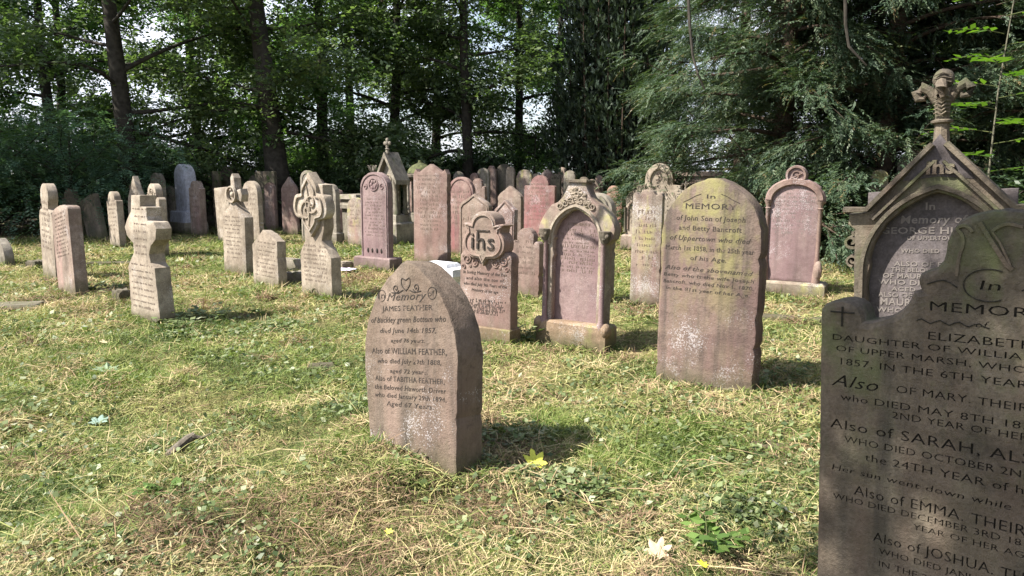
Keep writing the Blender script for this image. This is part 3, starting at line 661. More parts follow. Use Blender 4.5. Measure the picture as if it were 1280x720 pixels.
# --- front leaning pointed slab
def front():
    fr = Frame(528, 593, 39, 7, -8)
    ym = 450
    for _ in range(4):
        a = fr.loc(455, ym)[0]; c = fr.loc(572, ym)[0]; fr.shift((a+c)/2)
    W = c-a; H = fr.loc(505, 325)[1]
    print('front W,H', W, H)
    t = thing('headstone', 'leaning pointed-arch slab in the foreground with a thick mossy side and dark script', 'gravestone', fr.M, GRP)
    half = [(W/2*.86, -.3), (W/2*.90, 0)]+S_gothic(W, H, .74)[1:]
    add('slab', curve_mesh([mirror(half)], .20, .014, rough=.002), M_['front'], t)
    u = H
    L = [('In', -W*.27, .785, .032, .05, 0), ('Memory', 0, .77, .042, W*.42, .35), ('of', W*.26, .785, .03, .045, 0),
         ('JAMES FEATHER', 0, .715, .028, W*.54, 0), ('of Buckley green Bottom who', 0, .655, .032, W*.80, .3),
         ('died June 14th 1857,', 0, .60, .027, W*.6, .2), ('aged 76 years.', 0, .55, .022, W*.36, .2),
         ('Also of WILLIAM FEATHER,', W*.0, .49, .032, W*.80, 0), ('who died July 29th 1888,', 0, .44, .026, W*.68, .15),
         ('aged 72 years.', 0, .39, .022, W*.4, .1), ('Also of TABITHA FEATHER,', 0, .345, .028, W*.74, 0),
         ('the Beloved Haworth Driver', 0, .30, .026, W*.76, .15), ('who died January 29th 1894,', 0, .258, .025, W*.76, .1), ('Aged 67 Years.', .0, .215, .025, W*.5, .1)]
    off = .0
    L = [(s, x, H*(z*.92+.10), h*.95, w, sh) for s, x, z, h, w, sh in L]
    text_part(L, I_dark, t, .0016, weight=.0)
    b = MB(); cz = H*.885
    b.sweep(catmull([(0, cz-.035), (-.03, cz-.005), (-.028, cz+.03), (0, cz+.02), (.028, cz+.03), (.03, cz-.005), (0, cz-.035)], 4), .006, .003)
    for sx in (-1, 1):
        b.sweep(spiral(sx*.075, cz-.02, .024, 1.4, 200, sx), .006, .003)
        b.sweep([(sx*.02, cz-.03), (sx*.06, cz-.045), (sx*.11, cz-.04)], .006, .003)
        b.sweep(arc(sx*W*.27, H*.785*.92+.1*H+.014, .03, 0, 360, 16)[:-1], .004, .002, closed=True)
    b.build('flourish', I_dark, t)
front()

# --- white marble block behind it
fr = Frame(552, 382, 38)
t = thing('marble_headstone', 'bright white marble block with a carved shoulder peeping out behind the foreground slab', 'gravestone', fr.M, GRP)
x1 = fr.loc(566, 350)[0]; x0 = fr.loc(527, 350)[0]; z1 = fr.loc(566, 338)[1]; z0 = fr.loc(540, 326)[1]
add('slab', curve_mesh([[(x0-.1, -.2), (x1-.05, -.2), (x1-.05, z1-.16), (x1, z1-.08), (x1, z1), ((x0+x1)/2, z1+.01), (x0-.1, z1+.01)]], .34, .012), M_['marble'], t)
b = MB(); b.box(x0-.06, x1-.12, .03, .3, z1, z1+.05, .02, .02); b.build('cap', M_['marble'], t)

# --- ihs stone
fr, W, H = fit(575, 639, 264, 426, 32, 2, 0)
t = thing('headstone', 'rose stone with a raised quatrefoil head carved ihs over two scrollwork corners', 'gravestone', fr.M, GRP)
zs = fr.loc(604, 314)[1]; r = .07
body = [(W/2, -.25), (W/2, zs-r)]+arc(W/2-r, zs-r, r, 0, 90, 6)[1:]+[(.05, zs), (0, zs)]
add('slab', curve_mesh([mirror(body)], .13, .01), M_['pink'], t)
b = MB(); b.box(-W/2-.015, W/2+.015, -.03, .15, -.25, .13, .0, .01); b.build('plinth', M_['warm'], t)
zc = fr.loc(603, 297)[1]; zt = H; R1 = (zt-zc)
hd = [(0, zc-R1*1.06), (W*.07, zc-R1*.80)]+arc(W*.17, zc-R1*.22, W*.235, -92, 52, 12)+[(W*.33, zc+R1*.42), (W*.40, zc+R1*.50), (W*.37, zc+R1*.56), (W*.235, zc+R1*.5)]+arc(0, zc+R1*.52, W*.235, 0, 90, 8, R1*.48)[1:]
hd = [(x, z) for x, z in hd]
full = mirror(hd[1:]) ; full.append((0, zc-R1*1.06))
add('quatrefoil_head', curve_mesh([full], .17, .01, y0=-.04, rough=.0006), M_['buffpink'], t)
b = MB(); ins = [((x)*.84, zc+(z-zc)*.86) for x, z in full]; b.sweep(ins, .016, .012, y0=-.04, closed=True); b.build('moulding', M_['buffpink'], t)
text_part([('ihs', 0, zc-R1*.42, .15, W*.44, 0)], I_dark, t, .012, y=-.04, weight=.0, serif=False)
b = MB(); b.sweep([(-.07, zc+R1*.28), (.07, zc+R1*.28)], .012, .012, y0=-.04)
b.build('monogram_bar', I_dark, t)
b = MB()
for sx in (-1, 1):
    b.sweep(spiral(sx*W*.36, zs-.075, .05, 1.6, 90, sx), .012, .01); b.sweep(spiral(sx*W*.20, zs-.10, .04, 1.5, 200, -sx), .012, .01); b.sweep(spiral(sx*W*.42, zs-.15, .025, 1.2, 0, sx), .01, .008)
    b.ball((sx*W*.29, 0, zs-.14), .018, 8, (1, .5, 1)); b.ball((sx*W*.44, 0, zs-.05), .015, 8, (1, .5, 1))
b.build('scrollwork', M_['pink'], t)
zz = zs-.21
L = [('In loving Memory of the Rev.', .03), ('and also the son of', .028), ('who died July 9th Years of the', .028), ('Ministry of his age', .026)]
for i, (s, h) in enumerate(L): L[i] = (s, 0, zz-i*.052, h, W*(.86, .74, .84, .52)[i], .15)
text_part(L, I_dark, t, .002, weight=.0)
worn_text(-W*.42, W*.42, zz-.24, .24, 9, .022, I_dark, t, ragged=.35)

# --- ornate arch with recessed panel
fr, W, H = fit(681, 757, 228, 431, 34, 2, 0)
t = thing('arched_headstone', 'ornate pale arch with foliage carved peak, side colonnettes and recessed purple panel', 'gravestone', fr.M, GRP)
zcap = fr.loc(719, 292)[1]; zbase = fr.loc(719, 405)[1]; hw = W/2
outer = [(hw, -.25), (hw, zcap-.08), (hw+.06, zcap-.03), (hw+.075, zcap+.05), (hw+.06, zcap+.10), (hw+.02, zcap+.16), (hw*.84, zcap+.24), (hw*.62, zcap+.27), (hw*.45, H-.12), (hw*.3, H-.03), (hw*.28, H), (0, H)]
ri = hw*.74; zi = fr.loc(719, 262)[1]
inner = mirror([(ri, zbase)]+S_gothic(2*ri, zi, .62)[1:])
add('arch_frame', curve_mesh([mirror(outer), inner], .13, .012), M_['moss2'], t)
add('panel', curve_mesh([[(-ri-.02, zbase-.03), (ri+.02, zbase-.03), (ri+.02, zi), (-ri-.02, zi)]], .05, .004, y0=.062), M_['purple'], t)
b = MB(); arcp = [(x, z) for x, z in mirror([(ri+.035, zcap-.1)]+S_gothic(2*ri+.07, zi+.035, .6)[1:])][0:]; b.sweep(arcp, .03, .02); b.build('arch_moulding', M_['buff'], t)
for sx in (-1, 1):
    b = MB(); b.lathe([(.036, zbase-.02), (.036, zbase+.02), (.023, zbase+.05), (.021, zcap-.09), (.03, zcap-.07)], sx*(hw-.018), -.015, 12); b.build('colonnette', M_['purple'], t)
    b = MB(); b.lathe([(.03, zcap-.07), (.048, zcap-.02), (.055, zcap+.03), (.04, zcap+.035)], sx*(hw-.005), -.02, 10)
    for q in range(4): b.ball((sx*(hw+.0)+.03*math.cos(q*1.57), -.05+.012*math.sin(q), zcap-.01+.025*math.sin(q*1.57)), .02, 8)
    b.build('capital', M_['dark'], t)
b = MB(); random.seed(3)
for k in range(46):
    zz = zi+.05+random.random()**1.4*(H-zi-.1); wv = max(.02, hw*.55*(1-(zz-zi)/(H-zi)*.8)); xx = random.uniform(-1, 1)*wv
    if zz < zi+.03+abs(xx)*.2: continue
    a = random.uniform(0, 6.28); b.ball((xx, 0, zz), random.uniform(.012, .022), 7, (1.2, .9, .8), .2)
for sx in (-1, 1):
    for k in range(3): b.sweep(spiral(sx*(.05+.055*k), zi+.07-.02*k, .035, 1.4, 60*k, sx), .01, .014)
b.sweep(spiral(0, zi+.13, .04, 1.6, 90), .012, .014); b.build('leaf_carving', M_['buff'], t)
b = MB(); b.box(-hw*.34, hw*.34, -.02, .14, H, H+.025, 0, .006); b.build('cap', M_['soot'], t)
b = MB(); b.box(-hw-.045, hw+.045, -.05, .17, -.25, .2, 0, .02); b.build('plinth', M_['warm'], t)
add('sill', curve_mesh([[(-ri-.03, .17), (ri+.03, .17), (ri, zbase), (-ri, zbase)]], .06, .008, y0=-.035), M_['warm'], t)
for sx in (-1, 1):
    b = MB(); b.ball((sx*(hw+.035), -.02, .16), .055, 10, (.8, 1, 1.2)); b.build('corner_stop', M_['warm'], t)
text_part([('IN LOVING MEMORY OF', 0, zi-.14, .025, ri*1.0, 0)], I_mid, t, .002, y=.062)
worn_text(-ri*.85, ri*.85, zi-.19, zbase+.45, 11, .024, I_mid, t, y=.062, ragged=.2)

# --- big mossy pointed slab
fr, W, H = fit(823.5, 949, 222, 486, 37, 1, 0)
print('moss W,H', W, H)
t = thing('headstone', 'big pointed-arch slab streaked with yellow-green moss, MEMORY lettered near its top', 'gravestone', fr.M, GRP)
add('slab', curve_mesh([mirror(down(S_gothic(W, H, .575)))], .16, .02, rough=.002), M_['moss'], t)
L = [('In', 0, .905, .026, .06, 0), ('MEMORY', 0, .855, .038, W*.50, 0), ('of John Son of Joseph', 0, .80, .034, W*.68, .1), ('and Betty Bancroft', 0, .753, .034, W*.62, .0),
     ('of Uppertown who died', 0, .704, .034, W*.80, .3), ('March 1st 1858, in the 25th year', 0, .657, .032, W*.88, .05), ('of his Age.', 0, .612, .030, W*.36, .1),
     ('Also of the abovenamed', 0, .560, .030, W*.88, .35), ('Betty who is the wife Joseph', 0, .527, .024, W*.9, .1), ('Bancroft, who died Nov 1. 1870.', 0, .494, .024, W*.9, .1), ('in the 81st year of her Age.', 0, .461, .024, W*.84, .1)]
text_part([(s, x, H*z, h, w, sh) for s, x, z, h, w, sh in L], I_dark, t, .0016, weight=.0)
b = MB()
for sx in (-1, 1): b.sweep(catmull([(sx*.07, H*.925), (sx*.11, H*.915), (sx*.15, H*.90), (sx*.20, H*.885)], 5), .005, .002)
b.build('flourish', I_dark, t)

# --- purple arch stone on the right
fr, W, H = fit(954, 1029, 206, 368, 30, 1, 0)
t = thing('arched_headstone', 'purplish round-arched stone with a roundel on top, on a mossy base before the conifers', 'gravestone', fr.M, GRP)
zsp = fr.loc(992, 250)[1]; hw = W/2; zar = fr.loc(992, 222)[1]; zk = .16
ra = zar-zsp
o_ = [(hw-.05, zk), (hw-.05, zsp-.06), (hw, zsp-.03), (hw, zsp)]+arc(0, zsp, hw, 0, 70, 12, ra)[1:]+arc(0, H-.13, .125, -30, 90, 10)
add('slab', curve_mesh([mirror(o_)], .13, .01), M_['purple'], t)
b = MB(); b.sweep(arc(0, zsp, hw-.05, 0, 180, 28, ra-.05), .09, .035); b.build('arch_moulding', M_['pink'], t)
b = MB(); b.sweep(arc(0, H-.13, .105, 0, 360, 22)[:-1], .03, .025, closed=True); b.sweep(spiral(0, H-.13, .06, 1.3, 30), .02, .02); b.sweep([(-.07, H-.17), (.07, H-.10)], .02, .018); b.build('roundel', M_['pink'], t)
for sx in (-1, 1):
    b = MB(); b.lathe([(.05, zk), (.05, zk+.02), (.026, zk+.32), (.024, zsp-.12), (.036, zsp-.10), (.024, zsp-.09), (.03, zsp-.06), (.05, zsp-.01)], sx*(hw-.045), -.01, 12); b.build('colonnette', M_['pink'], t)
    b = MB(); b.ball((sx*(hw-.03), -.02, zk+.15), .06, 10, (.9, .9, 2.2)); b.build('leaf_stop', M_['buffpink'], t)
worn_text(-hw*.7, hw*.7, zsp+.12, .75, 12, .026, I_light, t, ragged=.2, fill=.6)
b = MB(); b.box(-hw-.03, hw+.08, -.1, .28, -.2, zk, .01, .03); b.build('plinth', M_['moss2'], t)

# --- ornate gable stone with side fleur, and table tomb
fr, W, H = fit(779, 868, 204, 314, 27, 0, 0)
t = thing('gabled_headstone', 'pale ornate headstone with pointed head and curling side finial, behind the wavy-topped stone', 'gravestone', fr.M, GRP)
hw = W/2; zA = fr.loc(822, 240)[1]; zB = fr.loc(822, 232)[1]
o_ = [(hw*.92, -.25), (hw*.92, zA-.25), (hw*.95, zA-.12), (hw*.80, zA), (hw*.62, zA+.05), (hw*.62, zB), (hw*.40, zB+.02)]+arc(-.02, H-.30, hw*.42, 15, 78, 7, .3)+[(0, H)]
add('slab', curve_mesh([mirror(o_)], .16, .012), M_['buff'], t)
b = MB()
b.sweep(mirror([(hw*.24, H-.36)]+arc(-.02, H-.32, hw*.28, 5, 80, 6, .22)), .03, .03); b.build('head_moulding', M_['buff'], t)
text_part([('S', 0, H-.33, .16, .1, 0)], I_mid, t, .01)
for sx in (-1, 1):
    b = MB(); x0 = sx*hw*.72
    b.tube([(x0, .08, zA-.02), (x0-.01, .08, zA+.05), (x0, .08, zA+.12)], .022, .02)
    b.ball((x0, .08, zA+.16), .035, 8, (.7, .7, 1.6))
    for s2 in (-1, 1): b.tube([(x0, .08, zA+.1), (x0+s2*.03, .08, zA+.15), (x0+s2*.065, .08, zA+.165), (x0+s2*.08, .08, zA+.13), (x0+s2*.06, .08, zA+.115)], .014, .012, 6)
    b.build('fleur_finial', M_['buff'], t)
    b = MB(); xx = sx*hw*.66; b.sweep([(xx+x, z) for x, z in mirror([(.13, .4)]+S_gothic(.26, zA-.16, .7)[1:])], .025, .025); b.build('side_arch', M_['buffpink'], t)
    b = MB(); b.lathe([(.035, .35), (.02, .4), (.02, zA-.35), (.035, zA-.3)], sx*hw*.93, -.02, 10); b.build('colonnette', M_['dark'], t)
b = MB(); b.box(-hw-.03, hw+.03, -.09, .24, -.2, .3, .02, .03); b.build('plinth', M_['buffpink'], t)
fr, W, H = fit(843, 900, 214, 300, 20, 0, 0)
t = thing('table_tomb', 'wide tomb with stepped horizontal mouldings showing behind the mossy pointed slab', 'tomb', fr.M)
b = MB(); b.box(-W/2+.08, W/2-.08, .08, .8, -.2, H*.62); b.build('body', M_['dark'], t)
b = MB(); b.box(-W/2+.02, W/2-.02, .02, .86, H*.62, H*.70, 0, .02); b.box(-W/2+.05, W/2-.05, .05, .83, H*.70, H*.80, 0, .01); b.box(-W/2-.02, W/2+.02, -.02, .9, H*.80, H*.88, 0, .02); b.box(-W/2+.03, W/2-.03, .03, .85, H*.88, H*.93, 0, .01); b.box(-W/2-.05, W/2+.05, -.05, .93, H*.93, H, .03, .02); b.build('cornice', M_['buffpink'], t)

# --- gabled shrine monument with cross finial, and domed mossy monument
fr, W, H = fit(475, 497, 190, 304, 38, 0, 0)
t = thing('gabled_monument', 'gothic shrine with a steep gable, cross finial and corner columns behind the three-peaked slab', 'monument', fr.M)
D = .3; zE = fr.loc(486, 224)[1]; hw = W/2
b = MB(); b.box(-hw-.1, hw+.1, -.15, D+.15, -.2, .45, .02, .03); b.box(-hw-.02, hw+.02, -.08, D+.08, .45, .62, .02, .02); b.build('plinth', M_['grey'], t)
add('gable_wall', curve_mesh([[(-hw+.08, .6), (hw-.08, .6), (hw-.08, zE), (0, H-.1), (-hw+.08, zE)], mirror([(hw*.45, .72)]+S_gothic(hw*.9, zE-.02, .8)[1:])], .12, .01), M_['grey'], t)
b = MB(); b.box(-hw+.12, hw-.12, .15, D-.1, .6, zE-.02); b.build('core', M_['dark'], t)
for sx in (-1, 1):
    for yy in (.02, D-.05):
        b = MB(); b.lathe([(.07, .62), (.07, .66), (.04, .72), (.036, zE-.22), (.05, zE-.18), (.075, zE-.05), (.08, zE)], sx*(hw-.05), yy, 12); b.build('column', M_['dark'], t)
for sx in (-1, 1):
    b = MB(); x1, z1 = sx*(hw+.06), zE-.02
    b.addv([(x1, -.1, z1), (0, -.1, H), (0, D, H), (x1, D, z1), (x1, -.1, z1-.09), (0, -.1, H-.12), (0, D, H-.12), (x1, D, z1-.09)],
           [(0, 1, 2, 3), (7, 6, 5, 4), (0, 4, 5, 1), (3, 2, 6, 7), (0, 3, 7, 4)]); b.build('roof_slope', M_['grey'], t, ang=20)
b = MB(); b.sweep(arc(0, zE+.0, .09, 0, 360, 16)[:-1], .025, .02, closed=True); b.build('roundel', M_['buff'], t)
b = MB(); b.lathe([(.05, H-.03), (.035, H+.04), (.05, H+.06), (.03, H+.08), (.03, H+.14)], 0, .0, 10)
for dx, dz in ((-.07, .18), (.07, .18), (0, .25), (0, .12)): b.ball((dx, 0, H+dz), .042, 8, (1, .7, 1))
b.ball((0, 0, H+.18), .05, 8); b.build('cross_finial', M_['grey'], t)
fr, W, H = fit(501, 528, 205, 300, 34, 0, 0)
t = thing('domed_monument', 'short monument with a mossy domed cap on columns left of the three-peaked slab', 'monument', fr.M)
hw = W/2; cy = hw
b = MB(); b.box(-hw*.8, hw*.8, .1, 2*hw-.1, -.2, .6, .02, .02); b.build('plinth', M_['grey'], t)
b = MB(); b.box(-hw*.55, hw*.55, .2, 2*hw-.2, .6, H*.80); b.build('core', M_['grey'], t)
for sx in (-1, 1):
    for sy in (-1, 1):
        b = MB(); b.lathe([(.05, .6), (.03, .66), (.03, H*.7), (.055, H*.8)], sx*hw*.62, cy+sy*hw*.62, 10); b.build('column', M_['grey'], t)
b = MB(); b.lathe([(hw*.85, H*.80), (hw*1.02, H*.83), (hw*1.02, H*.86), (hw*.9, H*.88)], 0, cy, 8); b.build('cornice', M_['dark'], t)
mossdome = plain_mat('moss_dome', (.05, .055, .025), (.11, .12, .05), 14)
b = MB(); b.lathe([(hw*.92, H*.88), (hw*.85, H*.93), (hw*.6, H*.98), (hw*.25, H*1.01), (.05, H*1.02), (.04, H*1.05)], 0, cy, 16); b.build('dome', mossdome, t)
# small pinnacle behind the rosette stone
fr, W, H = fit(457, 469, 206, 300, 34, 0, 0)
t = thing('finial_post', 'slim stone post with a leafy crown finial above the left shoulder of the rosette stone', 'monument', fr.M)
b = MB(); b.box(-W*.3, W*.3, 0, W*.6, -.2, H-.3, .02, .02); b.build('post', M_['grey'], t)
b = MB(); b.lathe([(.04, H-.3), (.03, H-.22), (.05, H-.2), (.03, H-.17)], 0, W*.3, 8)
for q in range(6): a = q*1.05; b.tube([(0, W*.3, H-.18), (.06*math.cos(a), W*.3+.06*math.sin(a), H-.1), (.1*math.cos(a), W*.3+.1*math.sin(a), H-.01)], .02, .012, 6)
b.build('finial', M_['grey'], t)

# --- big gabled monument (right)
fr = Frame(1168, 560, 36, 0, -2.8)
for _ in range(3):
    cxx = fr.loc(1170, 300)[0]; fr.shift(cxx)
t = thing('gabled_headstone', 'big sooty gabled monument with leafy finial, ihs in its peak and dark recessed panel', 'gravestone', fr.M, GRP)
# trace the left half, mirror it about the axis
xl = -fr.loc(1068, 300)[0]; xe = -fr.loc(1058, 268)[0]; xb = -fr.loc(1084, 263)[0]
ze = fr.loc(1070, 262)[1]; ze2 = fr.loc(1068, 283)[1]; za = fr.loc(1168, 180)[1]
print('gabled', xl, xe, xb, ze, za)
hin = -fr.loc(1084, 347)[0]; zap = fr.loc(1166, 241)[1]
outer = mirror([(xl, -.25), (xl, ze2-.02), (xe-.01, ze2+.02), (xe-.01, ze-.02), (xb, ze-.01), (.035, za-.01), (0, za-.01)])
inner = mirror([(hin, .45)]+S_gothic(2*hin, zap, .66)[1:])
tri = [(-.20, zap-.02+.03), (.0, zap+.05), (.20, zap-.02+.03), (0, za-.12)]
zt0 = fr.loc(1150, 232)[1]
add('gable_frame', curve_mesh([outer, inner], .2, .014, rough=.0015), M_['soot'], t)
add('panel', curve_mesh([[(-hin-.02, .4), (hin+.02, .4), (hin+.02, zap+.01), (-hin-.02, zap+.01)]], .08, .004, y0=.075), M_['slate'], t)
b = MB(); b.sweep([(-xe-.01, ze), (-xb, ze), (-.03, za)], .035, .05); b.sweep([(xe+.01, ze), (xb, ze), (.03, za)], .035, .05)
b.build('coping', M_['soot'], t)
b = MB(); b.sweep([(-xb+.03, ze-.055), (-.02, za-.09)], .02, .025); b.sweep([(xb-.03, ze-.055), (.02, za-.09)], .02, .025)
b.sweep(mirror([(hin+.03, .5)]+S_gothic(2*hin+.06, zap+.03, .64)[1:]), .03, .022); b.build('arch_moulding', M_['soot'], t)
zi = zap+.065
add('peak_recess', curve_mesh([[(-.17, zi), (0, zi+.02), (.17, zi), (0, zi+.24)]], .006, .001, y0=-.003, rough=0), M_['slate'], t)
text_part([('ihs', 0.01, zi+.035, .07, .13, 0)], M_['soot'], t, .02, y=-.003, weight=.03)
for sx in (-1, 1):
    b = MB(); b.sweep(spiral(sx*(xl+.025), ze2-.09, .05, 1.5, 90, sx), .022, .12, y0=.16); b.sweep(spiral(sx*(xl+.02), ze2-.2, .035, 1.3, 270, sx), .018, .1, y0=.16)
    b.build('scroll_bracket', M_['soot'], t)
zf = za-.02
b = MB(); b.lathe([(.05, zf-.04), (.038, zf+.05), (.034, zf+.13)], 0, .08, 8); b.lathe([(.036, zf+.125), (.052, zf+.133), (.054, zf+.143), (.036, zf+.15)], 0, .08, 16)
b.lathe([(.033, zf+.15), (.036, zf+.2), (.044, zf+.27), (.042, zf+.31)], 0, .08, 12); b.build('finial_stem', M_['soot'], t)
b = MB(); b.ball((0, .08, zf+.355), .052, 14, (1, 1, 1.05), .03)
for q in range(3): b.sweep([(-.04+q*.0, zf+.335+q*.018), (0, zf+.345+q*.02), (.04, zf+.335+q*.018)], .006, .006, y0=.028)
b.build('finial_bud', M_['soot'], t)
for a in (0, 90, 180, 270):
    ca, sa = math.cos(R(a)), math.sin(R(a)); b = MB()
    pr = [(.03, .24), (.06, .30), (.10, .325), (.125, .30), (.115, .265), (.085, .262), (.078, .29)]
    b.tube([(r*ca, .08+r*sa, zf+z) for r, z in pr], .03, .012, 8, prof=[.02, .026, .028, .026, .02, .015, .01]); b.build('finial_leaf', M_['soot'], t)
b = MB()
for q in range(5):
    for sx in (-1, 1): b.tube([(0, .035, zf+.17+q*.02), (sx*.02, .03, zf+.185+q*.02), (sx*.036, .045, zf+.18+q*.02)], .006, .004, 5)
b.build('stem_leaves', M_['soot'], t)
s = lambda px, py: fr.loc(px, py, .075)
def ln(txt, px, py, hpx, wpx, sh=0):
    a = s(px-wpx/2, py); c = s(px+wpx/2, py); m = s(px, py); hh = s(px, py-hpx)[1]-m[1]
    return (txt, m[0], m[1], hh, (c[0]-a[0]), sh)
L = [ln('In', 1163, 262, 9, 12), ln('Memory of', 1167, 279, 10, 84, .1), ln('GEORGE HU', 1149, 292, 8, 98), ln('OF UPPERTOWN', 1166, 300, 5, 66), ln('WHO DIED', 1150, 316, 5, 48),
     ln('ALSO OF E', 1147, 333, 6, 60), ln('THE BELOVED', 1144, 340, 5, 62), ln('OF MAURICE', 1136, 348, 6, 66), ln('WHO DIED', 1132, 356, 6, 70), ln('AGED 6', 1134, 364, 5, 40),
     ln('ALSO OF THE', 1130, 372, 6, 66), ln('MAURICE', 1130, 382, 9, 60), ln('WHO DIED', 1128, 391, 6, 66), ln('AGED', 1130, 400, 6, 40)]
text_part(L, I_light, t, .003, y=.075, weight=.015)

# --- foreground right stone
fr = Frame(1233, 720, 43, 2, -2.5); fr.p = Vector((1.273, 1.93, 0)); fr.upd()
for _ in range(3):
    fr.shift(fr.loc(1246, 400)[0])
Lft = [(1022, 700), (1022, 560), (1024, 388), (1029, 380), (1040, 376), (1052, 375.5), (1064, 378), (1072, 384), (1077, 393), (1078.5, 402), (1085, 402.5), (1100, 399), (1115, 394.5), (1126, 388), (1134, 379), (1139, 368), (1141, 364), (1149, 362.5), (1147, 355), (1146, 350), (1149, 343), (1159, 338.5), (1170, 334), (1178, 326), (1181, 316), (1183, 302), (1189, 287), (1199, 275), (1213, 268), (1226, 264.5), (1241, 262.2), (1250, 261.6)]
half = [fr.loc(*p) for p in Lft]
print('foreground', half[0], half[2], half[-1])
P = [(-x, z) for x, z in half]; P[0] = (P[0][0], -.25); P = [p for p in P if p[0] > .0]+[(0, P[-1][1]+.004)]
t = thing('headstone', 'large dark foreground headstone with curved shoulders and rows of capitals, cut by right edge', 'gravestone', fr.M, GRP)
fg_poly = mirror(P)
def ln(txt, px, py, hpx, wpx, sh=0, wt=0):
    a = fr.loc(px-wpx/2, py); c = fr.loc(px+wpx/2, py+0); m = fr.loc(px, py); hh = fr.loc(px, py-hpx)[1]-m[1]
    return (txt, m[0], m[1], hh, (c[0]-a[0]), sh)
# (text, left px, baseline px at left, cap px, spacing px per char)
def row(txt, pxl, pyl, hpx, step, sh=0):
    a = fr.loc(pxl, pyl); n = len(txt); c = fr.loc(pxl+step, pyl)[0]-a[0]; w = c*n*.97
    hh = fr.loc(pxl, pyl-hpx)[1]-a[1]
    return (txt, a[0]+w/2, a[1], hh, w, sh)
L = [row('In', 1224, 362, 13, 14, .1), row('MEMORY', 1160, 388, 13, 24.5), row('of', 1219, 409, 8, 9, .2), row('ELIZABETH', 1158, 424, 11, 14.6),
     row('DAUGHTER OF WILLIAM &', 1037, 424, 8, 12.0), row('OF UPPER MARSH, WHO DIED', 1041, 438, 8, 11.2), row('1857, IN THE 6TH YEAR OF', 1047, 455, 9, 10.3),
     row('Also', 1038, 481, 16, 15.2, .35), row('OF MARY. THEIR DAUGHTER', 1116, 490, 10, 12.2), row('who DIED MAY 8TH 1858, IN', 1047, 499, 9, 10.4), row('2ND YEAR OF HER AGE.', 1112, 522, 9, 10.6),
     row('Also of SARAH, ALSO', 1034, 533, 13, 13.2), row('WHO DIED OCTOBER 2ND,', 1052, 552, 9, 10.6), row('the 24TH YEAR of her', 1078, 575, 10, 10.4, .0), row('Her sun went down while', 1037, 586, 8, 9.0, .1),
     row('Also of EMMA. THEIR D', 1064, 617, 13, 10.6), row('WHO DIED DECEMBER 3RD 18', 1038, 622, 8, 9.0), row('YEAR OF HER AGE.', 1139, 661, 8, 9.4), 
     row('Also of JOSHUA. THEIR', 1088, 675, 13, 10.0), row('WHO DIED JANUARY 1', 1096, 691, 8, 9.0), row('IN THE 24TH YEAR OF', 1096, 707, 8, 8.6)]
xr_ = P[1][0]-.03
L2 = []
for a_, x, z, h, w, sh in L:      # trim to what the stone can carry
    while x+w/2 > xr_ and len(a_) > 2: w2 = w*(len(a_)-1)/len(a_); x -= (w-w2)/2; w = w2; a_ = a_[:-1]
    L2.append((a_, x, z, h*.92, w*.97, sh))
m1, m2 = cut_slab(fg_poly, .15, .022, L2, .007, .0008); add('slab', m1, M_['soot'], t); add('inscription', m2, I_soot, t)
b = MB(); xx, zz = fr.loc(1053, 392)
b.sweep([(xx, zz-.04), (xx, zz+.022)], .007, .004); b.sweep([(xx-.035, zz+.004), (xx+.035, zz+.004)], .006, .004); b.build('small_cross', I_soot, t)
b = MB(); x0, z0 = fr.loc(1175, 403); wv = [(x0-.06+.012*i, z0+.006*math.sin(i*1.6)) for i in range(16)]; b.sweep(wv, .004, .003)
c0, c1 = fr.loc(1236, 357); b.sweep(arc(c0, c1, .06, 60, 300, 18, .045), .004, .003)
for sx in (-1, 1): b.sweep(catmull([(c0+sx*.075, c1-.01), (c0+sx*.11, c1+.008), (c0+sx*.15, c1-.005)], 5), .005, .003)
b.build('flourish', I_soot, t)
# sunk drapery and wedge carving in the head
b = MB(); q = [fr.loc(*p) for p in ((1196, 345), (1199, 322), (1204, 306), (1203, 294), (1197, 286), (1205, 282), (1212, 285), (1216, 290))]; b.sweep(catmull(q, 4), .012, .006)
q = [fr.loc(*p) for p in ((1225, 278), (1242, 305), (1259, 332), (1266, 337))]; b.sweep(q, .016, .008)
q = [fr.loc(*p) for p in ((1240, 289), (1250, 283), (1262, 280), (1279, 284))]; b.sweep(catmull(q, 4), .012, .006)
q = [fr.loc(*p) for p in ((1240, 289), (1250, 303), (1264, 333))]; b.sweep(q, .008, .006)
b.build('head_carving', M_['soot'], t)

def nest(t, parent_name, names):
    ch = list(t.children); par = [c for c in ch if c.name.split('.')[0] == parent_name]
    if par:
        for c in ch:
            if c.name.split('.')[0] in names: c.parent = par[0]
for t in [o for o in C.objects if o.get('category') in ('gravestone', 'monument')]:
    if any(c.name.startswith('panel') for c in t.children): nest(t, 'panel', ('inscription',))
    nest(t, 'slab', ('moulding', 'carving', 'flourish', 'scrollwork', 'small_cross', 'head_carving', 'notch_row', 'knot_carving', 'roundel') if not any(c.name.startswith('quatrefoil') for c in t.children) else ())
    nest(t, 'quatrefoil_head', ('moulding', 'monogram_bar')); nest(t, 'quatrefoil', ('knot_carving',)); nest(t, 'cross', ('ring',)); nest(t, 'finial_stem', ('finial_bud', 'finial_leaf', 'stem_leaves'))


